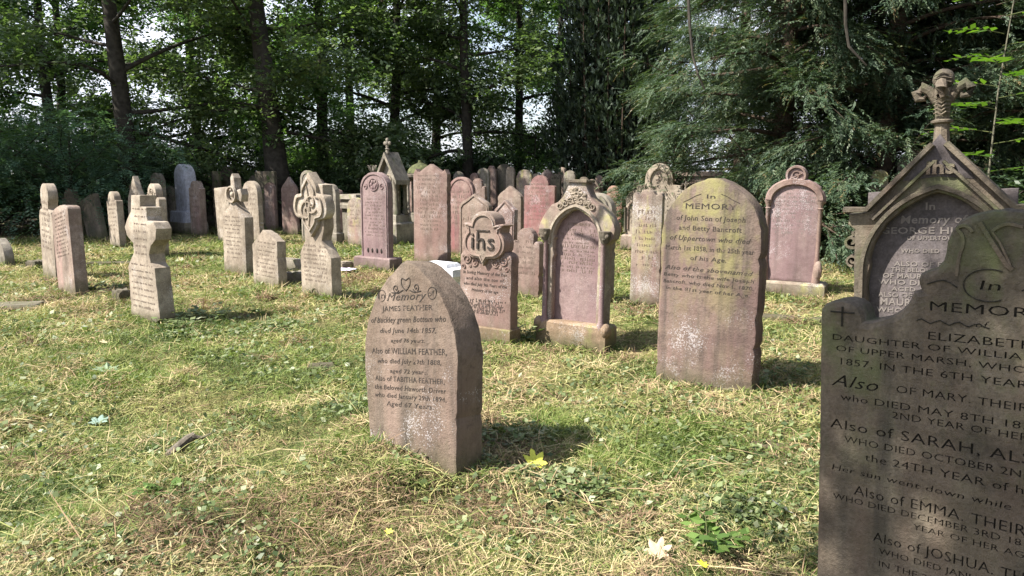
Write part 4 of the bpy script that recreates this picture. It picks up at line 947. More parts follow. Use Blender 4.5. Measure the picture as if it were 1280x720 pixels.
# ================================================================== THE GROUND
def grid_axis(lo, hi, d, far):
    core = np.arange(lo, hi+1e-6, d); g = d; a = [hi]; 
    while a[-1] < far: g *= 1.25; a.append(a[-1]+g)
    g = d; b_ = [lo]
    while b_[-1] > -far: g *= 1.25; b_.append(b_[-1]-g)
    return np.concatenate([np.array(b_[1:])[::-1], core, np.array(a[1:])])
xs = grid_axis(-9, 9, .055, 420); ys = grid_axis(1.5, 14, .055, 420)
X, Y = np.meshgrid(xs, ys); Z = gh(X, Y); dist = np.hypot(X, Y); Z = np.where(dist > 60, 0, Z)
nx, ny = len(xs), len(ys)
V = np.stack([X.ravel(), Y.ravel(), Z.ravel()], 1)
ii = (np.arange(ny-1)[:, None]*nx+np.arange(nx-1)[None]).ravel()
Fq = np.stack([ii, ii+1, ii+nx+1, ii+nx], 1)
def np_mesh(V, Fq, name='m', tint=None):
    me = bpy.data.meshes.new(name); nv, nf, k = len(V), len(Fq), Fq.shape[1]
    me.vertices.add(nv); me.vertices.foreach_set('co', V.astype(np.float32).ravel())
    me.loops.add(nf*k); me.loops.foreach_set('vertex_index', Fq.astype(np.int32).ravel())
    me.polygons.add(nf); me.polygons.foreach_set('loop_start', np.arange(0, nf*k, k, dtype=np.int32))
    me.update(calc_edges=True)
    if tint is not None:
        a = me.attributes.new('tint', 'FLOAT', 'POINT'); a.data.foreach_set('value', tint.astype(np.float32))
    return me
gm, nt, out = newmat('grassy_ground'); L_ = nt.links.new
tc = N(nt, 'ShaderNodeTexCoord')
def gn(scale, det=5, ro=.6):
    n = N(nt, 'ShaderNodeTexNoise'); n.inputs['Scale'].default_value = scale; n.inputs['Detail'].default_value = det; n.inputs['Roughness'].default_value = ro
    L_(tc.outputs['Object'], n.inputs['Vector']); return n.outputs['Fac']
c1 = ramp(nt, gn(.9, 6), [(.36, (.10, .125, .04)), (.5, (.19, .18, .075)), (.62, (.26, .215, .11))])
c2 = ramp(nt, gn(38, 5, .75), [(.3, (.35, .33, .3)), (.55, (1, 1, 1)), (.75, (1.7, 1.6, 1.3))])
col = mixc(nt, 1, c1, c2, 'MULTIPLY')
d_ = ramp(nt, gn(2.3, 6, .65), [(.60, (0, 0, 0)), (.68, (1, 1, 1))]); col = mixc(nt, d_, col, (.075, .052, .035))
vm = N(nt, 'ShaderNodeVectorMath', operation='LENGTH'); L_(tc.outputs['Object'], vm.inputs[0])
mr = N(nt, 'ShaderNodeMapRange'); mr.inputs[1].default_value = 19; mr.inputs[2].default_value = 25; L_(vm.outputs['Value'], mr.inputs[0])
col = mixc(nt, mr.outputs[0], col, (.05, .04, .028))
bs = N(nt, 'ShaderNodeBsdfPrincipled'); bs.inputs['Roughness'].default_value = .95; bs.inputs['Specular IOR Level'].default_value = .1; L_(col, bs.inputs['Base Color'])
bp = N(nt, 'ShaderNodeBump'); bp.inputs['Strength'].default_value = .8; bp.inputs['Distance'].default_value = .03; L_(gn(45, 6, .75), bp.inputs['Height']); L_(bp.outputs[0], bs.inputs['Normal'])
L_(bs.outputs[0], out.inputs[0])
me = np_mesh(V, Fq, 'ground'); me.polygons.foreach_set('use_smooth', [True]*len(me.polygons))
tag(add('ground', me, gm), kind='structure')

def unit(a): return a/np.maximum(np.linalg.norm(a, axis=1, keepdims=True), 1e-9)
def blade_mesh(x, y, z, az, L, w, rise, droop, tint, name):
    n = len(x); d = np.stack([np.cos(az), np.sin(az), np.zeros(n)], 1); s = np.stack([-np.sin(az), np.cos(az), np.zeros(n)], 1)
    s = unit(s+np.stack([np.zeros(n), np.zeros(n), rng.normal(0, .5, n)], 1))
    P0 = np.stack([x, y, z], 1); h = np.sqrt(np.maximum(1-rise**2, 0))
    P1 = P0+(d*h[:, None]+np.array([0, 0, 1])*rise[:, None])*L[:, None]*.5
    r2 = rise-droop; h2 = np.sqrt(np.maximum(1-np.clip(r2, -1, 1)**2, 0)); P2 = P1+(d*h2[:, None]+np.array([0, 0, 1])*r2[:, None])*L[:, None]*.5
    sw = s*w[:, None]*.5
    V = np.stack([P0-sw*.8, P0+sw*.8, P1+sw, P1-sw, P2+sw*.25, P2-sw*.25], 1).reshape(-1, 3)
    i = np.arange(n)*6; Fq = np.concatenate([np.stack([i, i+1, i+2, i+3], 1), np.stack([i+3, i+2, i+4, i+5], 1)])
    return np_mesh(V, Fq, name, np.repeat(tint, 6))
def wedge(n, y0=2.0, y1=17, p=1.0):
    u = rng.random(n); y = y0*(y1/y0)**(u**p); x = rng.uniform(-1, 1, n)*(y*.78+1.2); return x, y
def keep(x, y, m): return x[m], y[m]
straw = leaf_mat('cut_grass', [(0, (.07, .09, .03)), (.2, (.18, .23, .065)), (.42, (.35, .33, .135)), (.66, (.50, .41, .24)), (.82, (.33, .225, .14)), (1, (.14, .09, .06))], .15, .8, spec=.15)
green = leaf_mat('green_grass', [(0, (.05, .09, .02)), (.5, (.13, .20, .045)), (1, (.27, .32, .10))], .35, .55, spec=.25)
weedm = leaf_mat('weed_leaves', [(0, (.06, .09, .035)), (.45, (.14, .19, .07)), (.9, (.25, .29, .14)), (1, (.36, .37, .26))], .3, .45)
n = 470000; x, y = wedge(n, p=.95); lod = np.sqrt(y/4).clip(.8, 2)
patch = fbm(x*.9, y*.9, 21, 4)
tint = np.clip(.46+(patch-.5)*1.6+rng.normal(0, .2, n), 0, 1)
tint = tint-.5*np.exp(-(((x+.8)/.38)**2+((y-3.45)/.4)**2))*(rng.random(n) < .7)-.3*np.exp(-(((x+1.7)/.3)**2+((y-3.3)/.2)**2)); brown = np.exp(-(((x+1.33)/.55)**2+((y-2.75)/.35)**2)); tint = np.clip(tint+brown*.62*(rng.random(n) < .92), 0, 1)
tint = np.clip(tint+(fbm(x*3.2, y*3.2, 77, 3)-.5)*1.25, 0, 1)
kk = (fbm(x*4.5, y*4.5, 91, 3)+rng.normal(0, .05, n)) > .36; x, y, tint, lod = x[kk], y[kk], tint[kk], lod[kk]; n = len(x)
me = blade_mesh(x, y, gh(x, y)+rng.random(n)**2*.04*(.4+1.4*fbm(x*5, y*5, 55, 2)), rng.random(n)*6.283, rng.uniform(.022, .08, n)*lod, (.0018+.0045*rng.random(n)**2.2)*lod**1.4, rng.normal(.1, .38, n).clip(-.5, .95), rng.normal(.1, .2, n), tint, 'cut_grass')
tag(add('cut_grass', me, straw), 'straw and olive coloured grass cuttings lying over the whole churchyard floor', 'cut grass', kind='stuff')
n = 260000; x, y = wedge(n, p=.95); m = fbm(x*1.3, y*1.3, 40, 4)+rng.normal(0, .07, n) > .50; x, y = keep(x, y, m)
# lush tufts
tx = [(-1.92, 3.85, .22), (-1.9, 3.8, .2), (-2.2, 2.9, .4), (-2.35, 3.1, .4), (-2.6, 3.6, .3), (.95, 4.0, .35), (.6, 3.6, .35), (-2.9, 5.1, .4), (-3.2, 6.9, .4), (.2, 4.2, .3)]
for cx_, cy_, r_ in tx:
    k_ = int(9000*r_); x = np.append(x, rng.normal(cx_, r_*.45, k_)); y = np.append(y, rng.normal(cy_, r_*.4, k_))
n = len(x); lod = np.sqrt(y/4).clip(.8, 2)
me = blade_mesh(x, y, gh(x, y)-.004, rng.random(n)*6.283, rng.uniform(.03, .085, n)*lod, rng.uniform(.0025, .0045, n)*lod**1.4, rng.uniform(.3, .95, n), rng.uniform(.1, .8, n), np.clip(.45+(fbm(x*2, y*2, 5, 3)-.5)*1.8+rng.normal(0, .2, n), 0, 1), 'grass')
tag(add('grass', me, green), 'short fresh green grass sprouting in patches between the stones', 'grass', kind='stuff')
# raked heaps of clippings
nc = 520; hx, hy = wedge(nc, 2.2, 13, .8); nb = 190; hr = rng.uniform(.06, .2, nc); x = np.repeat(hx, nb)+rng.normal(0, 1, nc*nb)*np.repeat(hr, nb); y = np.repeat(hy, nb)+rng.normal(0, 1, nc*nb)*np.repeat(hr, nb)*.8
r2 = ((x-np.repeat(hx, nb))**2+(y-np.repeat(hy, nb))**2)/np.repeat(hr, nb)**2; n = len(x); lod = np.sqrt(y/4).clip(.8, 2); ht = np.exp(-r2*.5)*rng.random(n)*np.repeat(rng.uniform(.02, .075, nc), nb)
me = blade_mesh(x, y, gh(x, y)+ht, rng.random(n)*6.283, rng.uniform(.04, .12, n)*lod, rng.uniform(.003, .006, n)*lod**1.3, rng.normal(.0, .35, n).clip(-.6, .8), rng.normal(.15, .3, n), np.clip(np.repeat(rng.choice([.15, .35, .6, .75, .95], nc), nb)+rng.normal(0, .1, n), 0, 1), 'clipping_heaps')
tag(add('clipping_heaps', me, straw), 'little raked heaps of dried clippings dotted over the turf', 'cut grass', kind='stuff')
# tufts the strimmer missed, round the feet of the stones
TX = []; TY = []
for o in [o for o in C.objects if o.get('category') in ('gravestone', 'monument', 'tomb')]:
    mw = o.matrix_basis; wv = .35
    for c in (o.children if o.type == 'EMPTY' else [o]):
        if c.type == 'MESH' and c.name.split('.')[0] in ('slab', 'plinth', 'arch_frame', 'gable_frame') or c is o:
            bb = [v[:] for v in c.bound_box]; xa, xb = min(v[0] for v in bb), max(v[0] for v in bb); ya, yb_ = min(v[1] for v in bb), max(v[1] for v in bb)
            per = 2*(xb-xa+yb_-ya); dd = math.hypot(o.location.x, o.location.y); m = int(per*(420 if dd < 9 else 130))
            u = rng.random(m)*per; e = np.abs(rng.normal(0, .035, m))
            for q in range(m):
                v = u[q]
                if v < xb-xa: p_ = (xa+v, ya-e[q])
                elif v < xb-xa+yb_-ya: p_ = (xb+e[q], ya+v-(xb-xa))
                elif v < 2*(xb-xa)+yb_-ya: p_ = (xa+v-(xb-xa+yb_-ya), yb_+e[q])
                else: p_ = (xa-e[q], ya+v-(2*(xb-xa)+yb_-ya))
                w_ = mw @ Vector((p_[0], p_[1], 0)); TX.append(w_.x); TY.append(w_.y)
x = np.array(TX); y = np.array(TY); m = fbm(x*5, y*5, 12, 2) > .42; x, y = x[m], y[m]; n = len(x); lod = np.sqrt(y/4).clip(.8, 2)
me = blade_mesh(x, y, gh(x, y)-.005, rng.random(n)*6.283, rng.uniform(.04, .13, n)*lod**.7, rng.uniform(.003, .006, n)*lod, rng.uniform(.2, .98, n), rng.uniform(.1, .9, n), np.clip(rng.normal(.45, .25, n), 0, 1), 'base_tufts')
tag(add('base_tufts', me, green), 'longer uncut grass left round the feet of the gravestones', 'grass', kind='stuff')
# longer straggling stems
n = 5200; x, y = wedge(n, p=.8)
me = blade_mesh(x, y, gh(x, y)+.02, rng.random(n)*6.283, rng.uniform(.15, .38, n), rng.uniform(.0025, .005, n), rng.normal(.12, .12, n), rng.normal(.22, .12, n), rng.uniform(.25, .95, n), 'dry_stems')
tag(add('dry_stems', me, straw), 'long dry stems lying loosely on the cut grass', 'stems', kind='stuff')

def leafquads(P, U, N_, size, width, tint, fold=.15):
    """one rhombic leaf per row: base P, direction U, normal N_"""
    S = unit(np.cross(U, N_)); N2 = np.cross(S, U); s = size[:, None]; w = (size*width)[:, None]
    V = np.stack([P, P+U*s*.45+S*w*.5-N2*s*fold*.3, P+U*s, P+U*s*.45-S*w*.5-N2*s*fold*.3], 1).reshape(-1, 3)
    i = np.arange(len(P))*4; return V, np.stack([i, i+1, i+2, i+3], 1), np.repeat(tint, 4)
def rv(n): return unit(rng.normal(0, 1, (n, 3)))
Zup = np.array([0, 0, 1.0])
n = 66000; x, y = wedge(n, p=.85); m = fbm(x*1.7+9, y*1.7, 63, 4)+rng.normal(0, .05, n) > .50; x, y = keep(x, y, m)
for cx_, cy_, r_, k_ in ((-.35, 3.55, .25, 700), (.25, 3.25, .25, 600), (1.0, 3.0, .22, 700), (-2.95, 6.6, .3, 700), (-2.3, 6.9, .35, 600), (.0, 3.9, .25, 600), (1.7, 5.0, .3, 500), (-1.0, 4.4, .3, 500)):
    x = np.append(x, rng.normal(cx_, r_*.5, k_)); y = np.append(y, rng.normal(cy_, r_*.4, k_))
n = len(x); P = np.stack([x, y, gh(x, y)+rng.uniform(.0, .045, n)], 1); az = rng.random(n)*6.283
U = unit(np.stack([np.cos(az), np.sin(az), rng.normal(.1, .35, n)], 1)); Nn = unit(Zup+rng.normal(0, .45, (n, 3)))
V, Fq, ti = leafquads(P, U, Nn, rng.uniform(.012, .052, n)*np.sqrt(y/4).clip(.8, 1.8), rng.uniform(.5, .9, n), rng.random(n))
tag(add('ground_weeds', np_mesh(V, Fq, 'ground_weeds', ti), weedm), 'low broad-leaved weeds and clover scattered through the cut grass', 'ground cover', kind='stuff')

# ---- litter on the woodland floor
n = 26000; x = rng.uniform(-22, 20, n); y = rng.uniform(12, 30, n); P = np.stack([x, y, gh(x, y)+.01], 1)
V, Fq, ti = leafquads(P, unit(np.stack([np.cos(x*99), np.sin(x*99), rng.normal(0, .3, n)], 1)), unit(Zup+rng.normal(0, .4, (n, 3))), rng.uniform(.06, .12, n), rng.uniform(.5, .9, n), rng.random(n))
litterm = leaf_mat('leaf_litter', [(0, (.05, .035, .02)), (.6, (.09, .085, .035)), (1, (.13, .14, .05))], .15, .8)
tag(add('leaf_litter', np_mesh(V, Fq, 'leaf_litter', ti), litterm), 'brown and olive leaf litter under the far trees', 'leaf litter', kind='stuff')

# ---- rocks, kerbs and rubble
def rock(name, label, px, py, sx, sy, sz, mat, rot=0, cat='stone', cut=.12, up=.0):
    bm_ = MB(); bm_.box(-sx/2, sx/2, -sy/2, sy/2, -.08, sz, cut*min(sx, sy)*.5, .02)
    me = bm_.mesh(); import bmesh
    g = bmesh.new(); g.from_mesh(me); bmesh.ops.subdivide_edges(g, edges=g.edges[:], cuts=3, use_grid_fill=True)
    for v in g.verts: v.co += Vector((random.gauss(0, 1), random.gauss(0, 1), random.gauss(0, 1)))*min(sx, sy, sz)*.055
    g.to_mesh(me); g.free(); me.set_sharp_from_angle(angle=R(40))
    p = at(px, py); o = add(name, me, M_[mat]); o.matrix_world = Matrix.Translation((p.x, p.y, float(gh(p.x, p.y))+up)) @ Matrix.Rotation(R(rot), 4, 'Z')
    return tag(o, label, cat)
rock('stone_block', 'small dark stone block lying by the foot of the scalloped stone', 152, 376, .2, .16, .13, 'dark', -30)
rock('flat_slab', 'flat weathered slab half sunk in grass at the left edge', 10, 382, .75, .35, .05, 'grey', 12)
rock('stone_block', 'small dark block half buried behind the tilted slabs at far left', 45, 334, .22, .2, .14, 'dark', -20)
rock('stone_fragment', 'low stone fragment half buried left of the foreground pointed slab', 402, 462, .22, .1, .05, 'dark', 8)
rock('stone_block', 'small broken corner block behind the left foot of the quatrefoil cross stone', 366, 352, .3, .25, .16, 'grey', 15)
rock('grave_kerb', 'long low kerb stone running behind the broken stump', 352, 334, 1.4, .16, .2, 'grey', -32, 'kerb')
rock('grave_kerb', 'dark low kerb stone in the grass between the far left slabs and the scalloped stone', 142, 329, .9, .14, .05, 'dark', 5, 'kerb')
rock('grave_kerb', 'low kerb stone to the right of the mossy pointed slab', 1005, 402, .9, .16, .05, 'dark', -20, 'kerb')
rock('stone_block', 'squared stone block in the grass left of the rosette stone', 425, 338, .35, .3, .12, 'buff', -25)
rock('stone_fragment', 'pinkish bare stone fragment set in turf right of the foreground slab', 960, 552, .22, .14, .012, 'pink', 10)
rock('stone_fragment', 'grey flat stone lying near the lower left tuft', 330, 408, .2, .14, .03, 'buffpink', 10)
# stones scattered between
b = MB(); b.tube([(-.09, 0, -.02), (-.03, .0, .01), (.04, .01, .045), (.08, .01, .06)], .035, .03, 9, prof=[.022, .03, .027, .02]); b.tube([(.06, 0, .06), (.1, -.03, .05), (.15, -.035, .06)], .012, .006, 6)
p = at(228, 578); o = b.build('log_end', plain_mat('weathered_wood', (.06, .05, .04), (.17, .145, .11), 35), None); o.matrix_world = Matrix.Translation((p.x, p.y, float(gh(p.x, p.y))+.01)) @ Matrix.Rotation(R(50), 4, 'Z'); tag(o, 'short weathered log end poking up beside the bright grass tuft', 'log')

# ---- fallen leaves and scraps
def maple(name, label, px, py, s, col, rot, tilt=8, cat='fallen leaf'):
    pts = []
    lobes = [(0, 1), (48, .92), (105, .72)]
    A = [(-172, .3), (-150, .62), (-128, .5), (-105, .85), (-92, .72), (-80, .52), (-62, .8), (-48, 1), (-36, .78), (-24, .55), (-11, .88), (0, 1.08), (11, .88), (24, .55), (36, .78), (48, 1), (62, .8), (80, .52), (92, .72), (105, .85), (128, .5), (150, .62), (172, .3)]
    V = [(0, 0, .0)]
    for a, r in A: V.append((s*r*math.sin(R(a)), s*r*math.cos(R(a)), s*.25*r*r*random.uniform(.3, 1.2)))
    Fc = [(0, i+1, i) for i in range(1, len(A))]
    me = bpy.data.meshes.new(name); b2 = MB(); b2.addv(V, Fc)
    b2.tube([(0, 0, 0), (0, -s*.5, .01), (s*.1, -s*1.0, .0)], s*.03, s*.02, 5)
    p = at(px, py, .03); o = b2.build(name, plain_mat(name+'_skin', col, tuple(min(1, v*1.3) for v in col), 25), None)
    o.matrix_world = Matrix.Translation((p.x, p.y, float(gh(p.x, p.y))+.035)) @ Matrix.Rotation(R(rot), 4, 'Z') @ Matrix.Rotation(R(tilt), 4, 'X')
    return tag(o, label, cat)
maple('maple_leaf', 'yellow-green maple leaf lying to the right of the foreground pointed slab', 669, 584, .075, (.5, .5, .08), 20, 38)
maple('maple_leaf', 'pale tan maple leaf near the bottom edge, left of the foreground headstone', 822, 685, .065, (.36, .28, .19), -30, 22)
maple('maple_leaf', 'small bright yellow leaf at the bottom edge below the broad-leaved weed', 880, 709, .028, (.6, .56, .05), 70, 15)
maple('maple_leaf', 'curled whitish leaf lying low beside the foreground headstone', 978, 642, .06, (.62, .63, .6), 110, 35)
maple('maple_leaf', 'pale grey-green leaf flat on the grass at left, largest of the scattered leaves there', 135, 463, .11, (.15, .2, .12), 80, 4)
maple('maple_leaf', 'bluish-grey leaf lying left of the grass tuft', 122, 517, .07, (.17, .24, .2), 10, 8)
maple('maple_leaf', 'pale straw-coloured leaf below the scalloped stone', 133, 427, .06, (.5, .42, .27), 60, 10)
maple('maple_leaf', 'tiny yellow leaf in the cut grass at the bottom, left of centre', 487, 672, .022, (.55, .5, .1), 45, 15)
# lilac scrap of plastic near the quatrefoil stone
b = MB(); V = []
for i in range(7):
    for j in range(5): V.append((i*.04-.12, j*.04-.08, .02+.035*random.random()))
b.addv(V, [(i*5+j, (i+1)*5+j, (i+1)*5+j+1, i*5+j+1) for i in range(6) for j in range(4)])
p = at(435, 341); o = b.build('plastic_scrap', plain_mat('lilac_plastic', (.6, .52, .68), (.72, .66, .8), 20, .5), None); o.location = (p.x, p.y, float(gh(p.x, p.y))+.02)
tag(o, 'crumpled lilac plastic scrap on the ground right of the quatrefoil cross stone', 'litter')

def weed(name, label, px, py, h, nst, mat, leaf=.06, spread=.12):
    p = at(px, py); z0 = float(gh(p.x, p.y)); t = thing(name, label, 'plant', Matrix.Translation((p.x, p.y, z0)))
    b = MB(); P = []; U = []
    for k in range(nst):
        a = rng.random()*6.28; r = spread*rng.uniform(.3, 1.2); hh = h*rng.uniform(.5, 1)
        pts = [Vector((0, 0, -.01)), Vector((math.cos(a)*r*.4, math.sin(a)*r*.4, hh*.6)), Vector((math.cos(a)*r, math.sin(a)*r, hh))]
        b.tube(pts, .003, .0015, 5)
        for q in range(5):
            tt = .35+.65*q/4; c = pts[0].lerp(pts[1], tt*1.0) if tt < .6 else pts[1].lerp(pts[2], (tt-.6)/.4)
            for sd in (-1, 1):
                a2 = a+sd*rng.uniform(.6, 1.5); P.append(c); U.append((math.cos(a2), math.sin(a2), rng.uniform(-.1, .35)))
    b.build('stem', stemm, t); P = np.array([tuple(q) for q in P]); U = unit(np.array(U)); n = len(P)
    V, Fq, ti = leafquads(P, U, unit(Zup+rng.normal(0, .25, (n, 3))), rng.uniform(.6, 1.1, n)*leaf, rng.uniform(.5, .75, n), rng.random(n))
    add('leaves', np_mesh(V, Fq, 'leaves', ti), mat, t); return t
stemm = plain_mat('green_stem', (.07, .09, .03), (.12, .13, .05), 30)
freshm = leaf_mat('fresh_weed', [(0, (.07, .13, .03)), (1, (.17, .26, .07))], .35, .4)
weed('broad_leaved_weed', 'yellow-green broad-leaved weed near the bottom, left of the foreground headstone', 884, 690, .14, 9, freshm, .07)
weed('leafy_weed', 'clump of leafy green weeds at the right foot of the scalloped stone', 222, 408, .16, 16, weedm, .08, .3)
weed('leafy_weed', 'dark green weed clump in the shadow directly right of the leafy weeds', 262, 398, .14, 14, weedm, .08, .3)
weed('leafy_weed', 'small weed beside the right foot of the far left plain slab', 112, 360, .12, 10, weedm, .07, .2)
weed('fern_tuft', 'little pale green fern-like plant lying in cuttings at lower left', 208, 632, .08, 8, freshm, .05, .12)
weed('leafy_weed', 'weeds growing at the right foot of the mossy pointed slab', 984, 478, .14, 12, weedm, .05, .2)
weed('leafy_weed', 'weeds and grass crowding the gap at the right foot of the ihs stone', 655, 424, .2, 16, weedm, .06, .18)
weed('leafy_weed', 'low green weeds at the right foot of the leaning foreground slab', 640, 590, .07, 10, weedm, .04, .25)
weed('leafy_weed', 'pale weeds in front of the white-leaf scatter below the mossy slab', 905, 600, .06, 9, freshm, .04, .2)

# ================================================================== TREES
bark = plain_mat('dark_bark', (.022, .019, .015), (.05, .043, .034), 9)
bark2 = plain_mat('conifer_bark', (.04, .028, .02), (.08, .055, .04), 9)
Lf = {
 'broad': leaf_mat('broad_leaves', [(0, (0.065, 0.098, 0.050)), (.5, (0.111, 0.156, 0.071)), (1, (0.169, 0.209, 0.091))], .42, .4, (1.15, 1.4, .6)),
 'light': leaf_mat('light_leaves', [(0, (0.061, 0.121, 0.044)), (.5, (0.105, 0.187, 0.061)), (1, (0.165, 0.242, 0.088))], .45, .45, (1.2, 1.4, .6)),
 'blue': leaf_mat('feathery_leaves', [(0, (.06, .115, .08)), (.6, (.11, .19, .125)), (1, (.17, .25, .165))], .4, .4),
 'conifer': leaf_mat('conifer_foliage', [(0, (0.034, 0.062, 0.038)), (.5, (0.075, 0.115, 0.065)), (.9, (0.125, 0.155, 0.085)), (1, (0.159, 0.119, 0.060))], .28, .5),
 'yew': leaf_mat('yew_foliage', [(0, (0.027, 0.043, 0.027)), (.7, (0.050, 0.073, 0.045)), (1, (0.077, 0.100, 0.056))], .15, .5),
 'dark': leaf_mat('dark_evergreen', [(0, (0.033, 0.058, 0.031)), (.6, (0.065, 0.104, 0.047)), (1, (0.104, 0.156, 0.065))], .3, .35),
 'sap': leaf_mat('sapling_leaves', [(0, (0.060, 0.128, 0.025)), (1, (0.128, 0.221, 0.043))], .5, .4, (1.2, 1.4, .4)),
}
def bez(p0, p1, p2, p3, n):
    t = np.linspace(0, 1, n)[:, None]; return (1-t)**3*p0+3*(1-t)**2*t*p1+3*(1-t)*t*t*p2+t**3*p3
def spray_leaves(P, A, Bd, length, k, leaf, width, kind):
    n = len(P); tt = (np.arange(k)+.5)/k; sg = np.where(np.arange(k) % 2, 1, -1)
    T = np.repeat(np.tile(tt, n)[:, None], 1, 1); Pn = np.repeat(P, k, 0); An = np.repeat(A, k, 0); Bn = np.repeat(Bd, k, 0); Ln = np.repeat(length, k)[:, None]
    S = np.tile(sg, n)[:, None]; Nn = unit(np.cross(An, Bn))
    c = Pn+An*T*Ln
    if kind == 'broad':
        c = c+rng.normal(0, .035, c.shape)*Ln/.35; U = unit(An*.55+Bn*S*.8+rng.normal(0, .3, c.shape)); Nr = unit(Nn+rng.normal(0, .35, c.shape))
    elif kind == 'feather':
        c = c-Zup*(T**2)*Ln*.25; U = unit(An*.45+Bn*S*.9+rng.normal(0, .12, c.shape)); Nr = unit(Nn+rng.normal(0, .15, c.shape))
    elif kind == 'conifer':
        c = c-Zup*(T**2)*Ln*.2; U = unit(An*.8+Bn*S*.6*(1-T*.5)+rng.normal(0, .15, c.shape)-Zup*.1); Nr = unit(Nn+rng.normal(0, .3, c.shape))
    else:
        U = unit(An+rng.normal(0, .3, c.shape)); Nr = unit(Nn+rng.normal(0, .4, c.shape))
    m = n*k; sz = leaf*rng.uniform(.6, 1.2, m)*(1-.35*np.tile(tt, n) if kind in ('conifer', 'feather') else 1)
    clump = np.repeat(rng.normal(.45, .22, n), k)
    return leafquads(c, U, Nr, sz, np.full(m, width), np.clip(clump+rng.normal(0, .14, m), 0, 1))
def build_tree(name, label, cat, loc, trunk, limbs, kind='broad', mat='broad', nspray=2500, slen=.4, k=9, leaf=.12, width=.55, group='trees around the churchyard', barkm=None, droop=.0, scatter=.35, seed=1, tmin=.3, zmax=99, limb_parts=False, flat=.25, clumps=1.0):
    """trunk: list of (x,y,z,r) ; limbs: list of (z0, az, elev, length, r0) — limbs leave the trunk, sub-branches carry sprays"""
    st = np.random.default_rng(seed); t = thing(name, label, cat, Matrix.Translation(loc), group)
    b = MB(); tp = np.array(trunk, float); b.tube([tuple(q[:3]) for q in tp], 0, 0, 12, prof=[q[3] for q in tp]); b.build('trunk', barkm or bark, t, ang=60)
    bl = MB(); SP = []; SA = []; tz = tp[:, 2]
    for (z0, az, el, Ln, r0) in limbs:
        p0 = np.array([np.interp(z0, tz, tp[:, 0]), np.interp(z0, tz, tp[:, 1]), z0]); d = np.array([math.cos(az)*math.cos(el), math.sin(az)*math.cos(el), math.sin(el)])
        w = st.normal(0, .16, (2, 3))*Ln; p3 = p0+d*Ln-Zup*droop*Ln; pts = bez(p0, p0+d*Ln*.35+w[0]*.5, p0+d*Ln*.7+w[1]*.6-Zup*droop*Ln*.3, p3, 9)
        bl.tube([tuple(q) for q in pts], r0, r0*.18, 7)
        for s_ in range(7):
            tt = st.uniform(tmin, 1); q0 = pts[int(tt*8)]; dd = unit((d+st.normal(0, .75, 3)*np.array([1, 1, .6]))[None])[0]; l2 = Ln*st.uniform(.2, .42)
            q = bez(q0, q0+dd*l2*.3, q0+dd*l2*.7-Zup*droop*l2*.4, q0+dd*l2-Zup*droop*l2, 5)
            bl.tube([tuple(a) for a in q], r0*.25, r0*.06, 5); kk = 9
            ts = st.uniform(.15, 1.05, kk); j = (ts*4).clip(0, 3.99).astype(int); fr_ = (ts*4-j)[:, None]; SP.append(q[j]*(1-fr_)+q[j+1]*fr_); SA.append(np.repeat(dd[None], kk, 0))
        ts = st.uniform(tmin, 1.03, 8); j = (ts*8).clip(0, 7.99).astype(int); SP.append(pts[j]); SA.append(np.repeat(d[None], 8, 0))
    bl.build('limbs', barkm or bark, t, ang=60)
    SP = np.concatenate(SP); SA = np.concatenate(SA); idx = st.choice(st.permutation(len(SP))[:int(len(SP)*clumps)], nspray); P = SP[idx]+st.normal(0, scatter, (nspray, 3))*np.array([1, 1, .7]); A = SA[idx]
    m = (P[:, 2] > .25) & (P[:, 2] < zmax); P = P[m]; A = A[m]; n = len(P)
    out_ = P*np.array([1, 1, 0]); A = unit(A*.5+unit(out_+1e-6)*.5+st.normal(0, .45, (n, 3))*np.array([1, 1, .5])-Zup*(.15+droop))
    Bd = unit(np.cross(A, Zup)+st.normal(0, flat, (n, 3)))
    V, Fq, ti = spray_leaves(P, A, Bd, slen*st.uniform(.7, 1.3, n), k, leaf, width, kind)
    add('crown', np_mesh(V, Fq, 'crown', ti), Lf[mat], t); return t
def XY(px, Y): return ((px-640)/900*Y/1.0129, Y, 0)
def auto_limbs(n, z0, z1, L0, L1, e0, e1, r, seed, az0=0):
    s = np.random.default_rng(seed); out_ = []
    for i in range(n):
        f = i/(n-1); out_.append((z0+(z1-z0)*f, az0+i*2.4+s.normal(0, .25), e0+(e1-e0)*f+s.normal(0, .12), (L0+(L1-L0)*f)*s.uniform(.8, 1.15), r*(1-.5*f)))
    return out_
def copy_thing(o, loc, rz, sc_, label, group=None):
    c = o.copy(); C.objects.link(c)
    for ch in o.children: d = ch.copy(); C.objects.link(d); d.parent = c
    c.matrix_world = Matrix.Translation(loc) @ Matrix.Rotation(rz, 4, 'Z') @ Matrix.Diagonal((*((sc_,)*3 if not hasattr(sc_, '__len__') else sc_), 1))
    c['label'] = label
    if group: c['group'] = group
    return c
TG = 'broadleaf trees behind the graves'
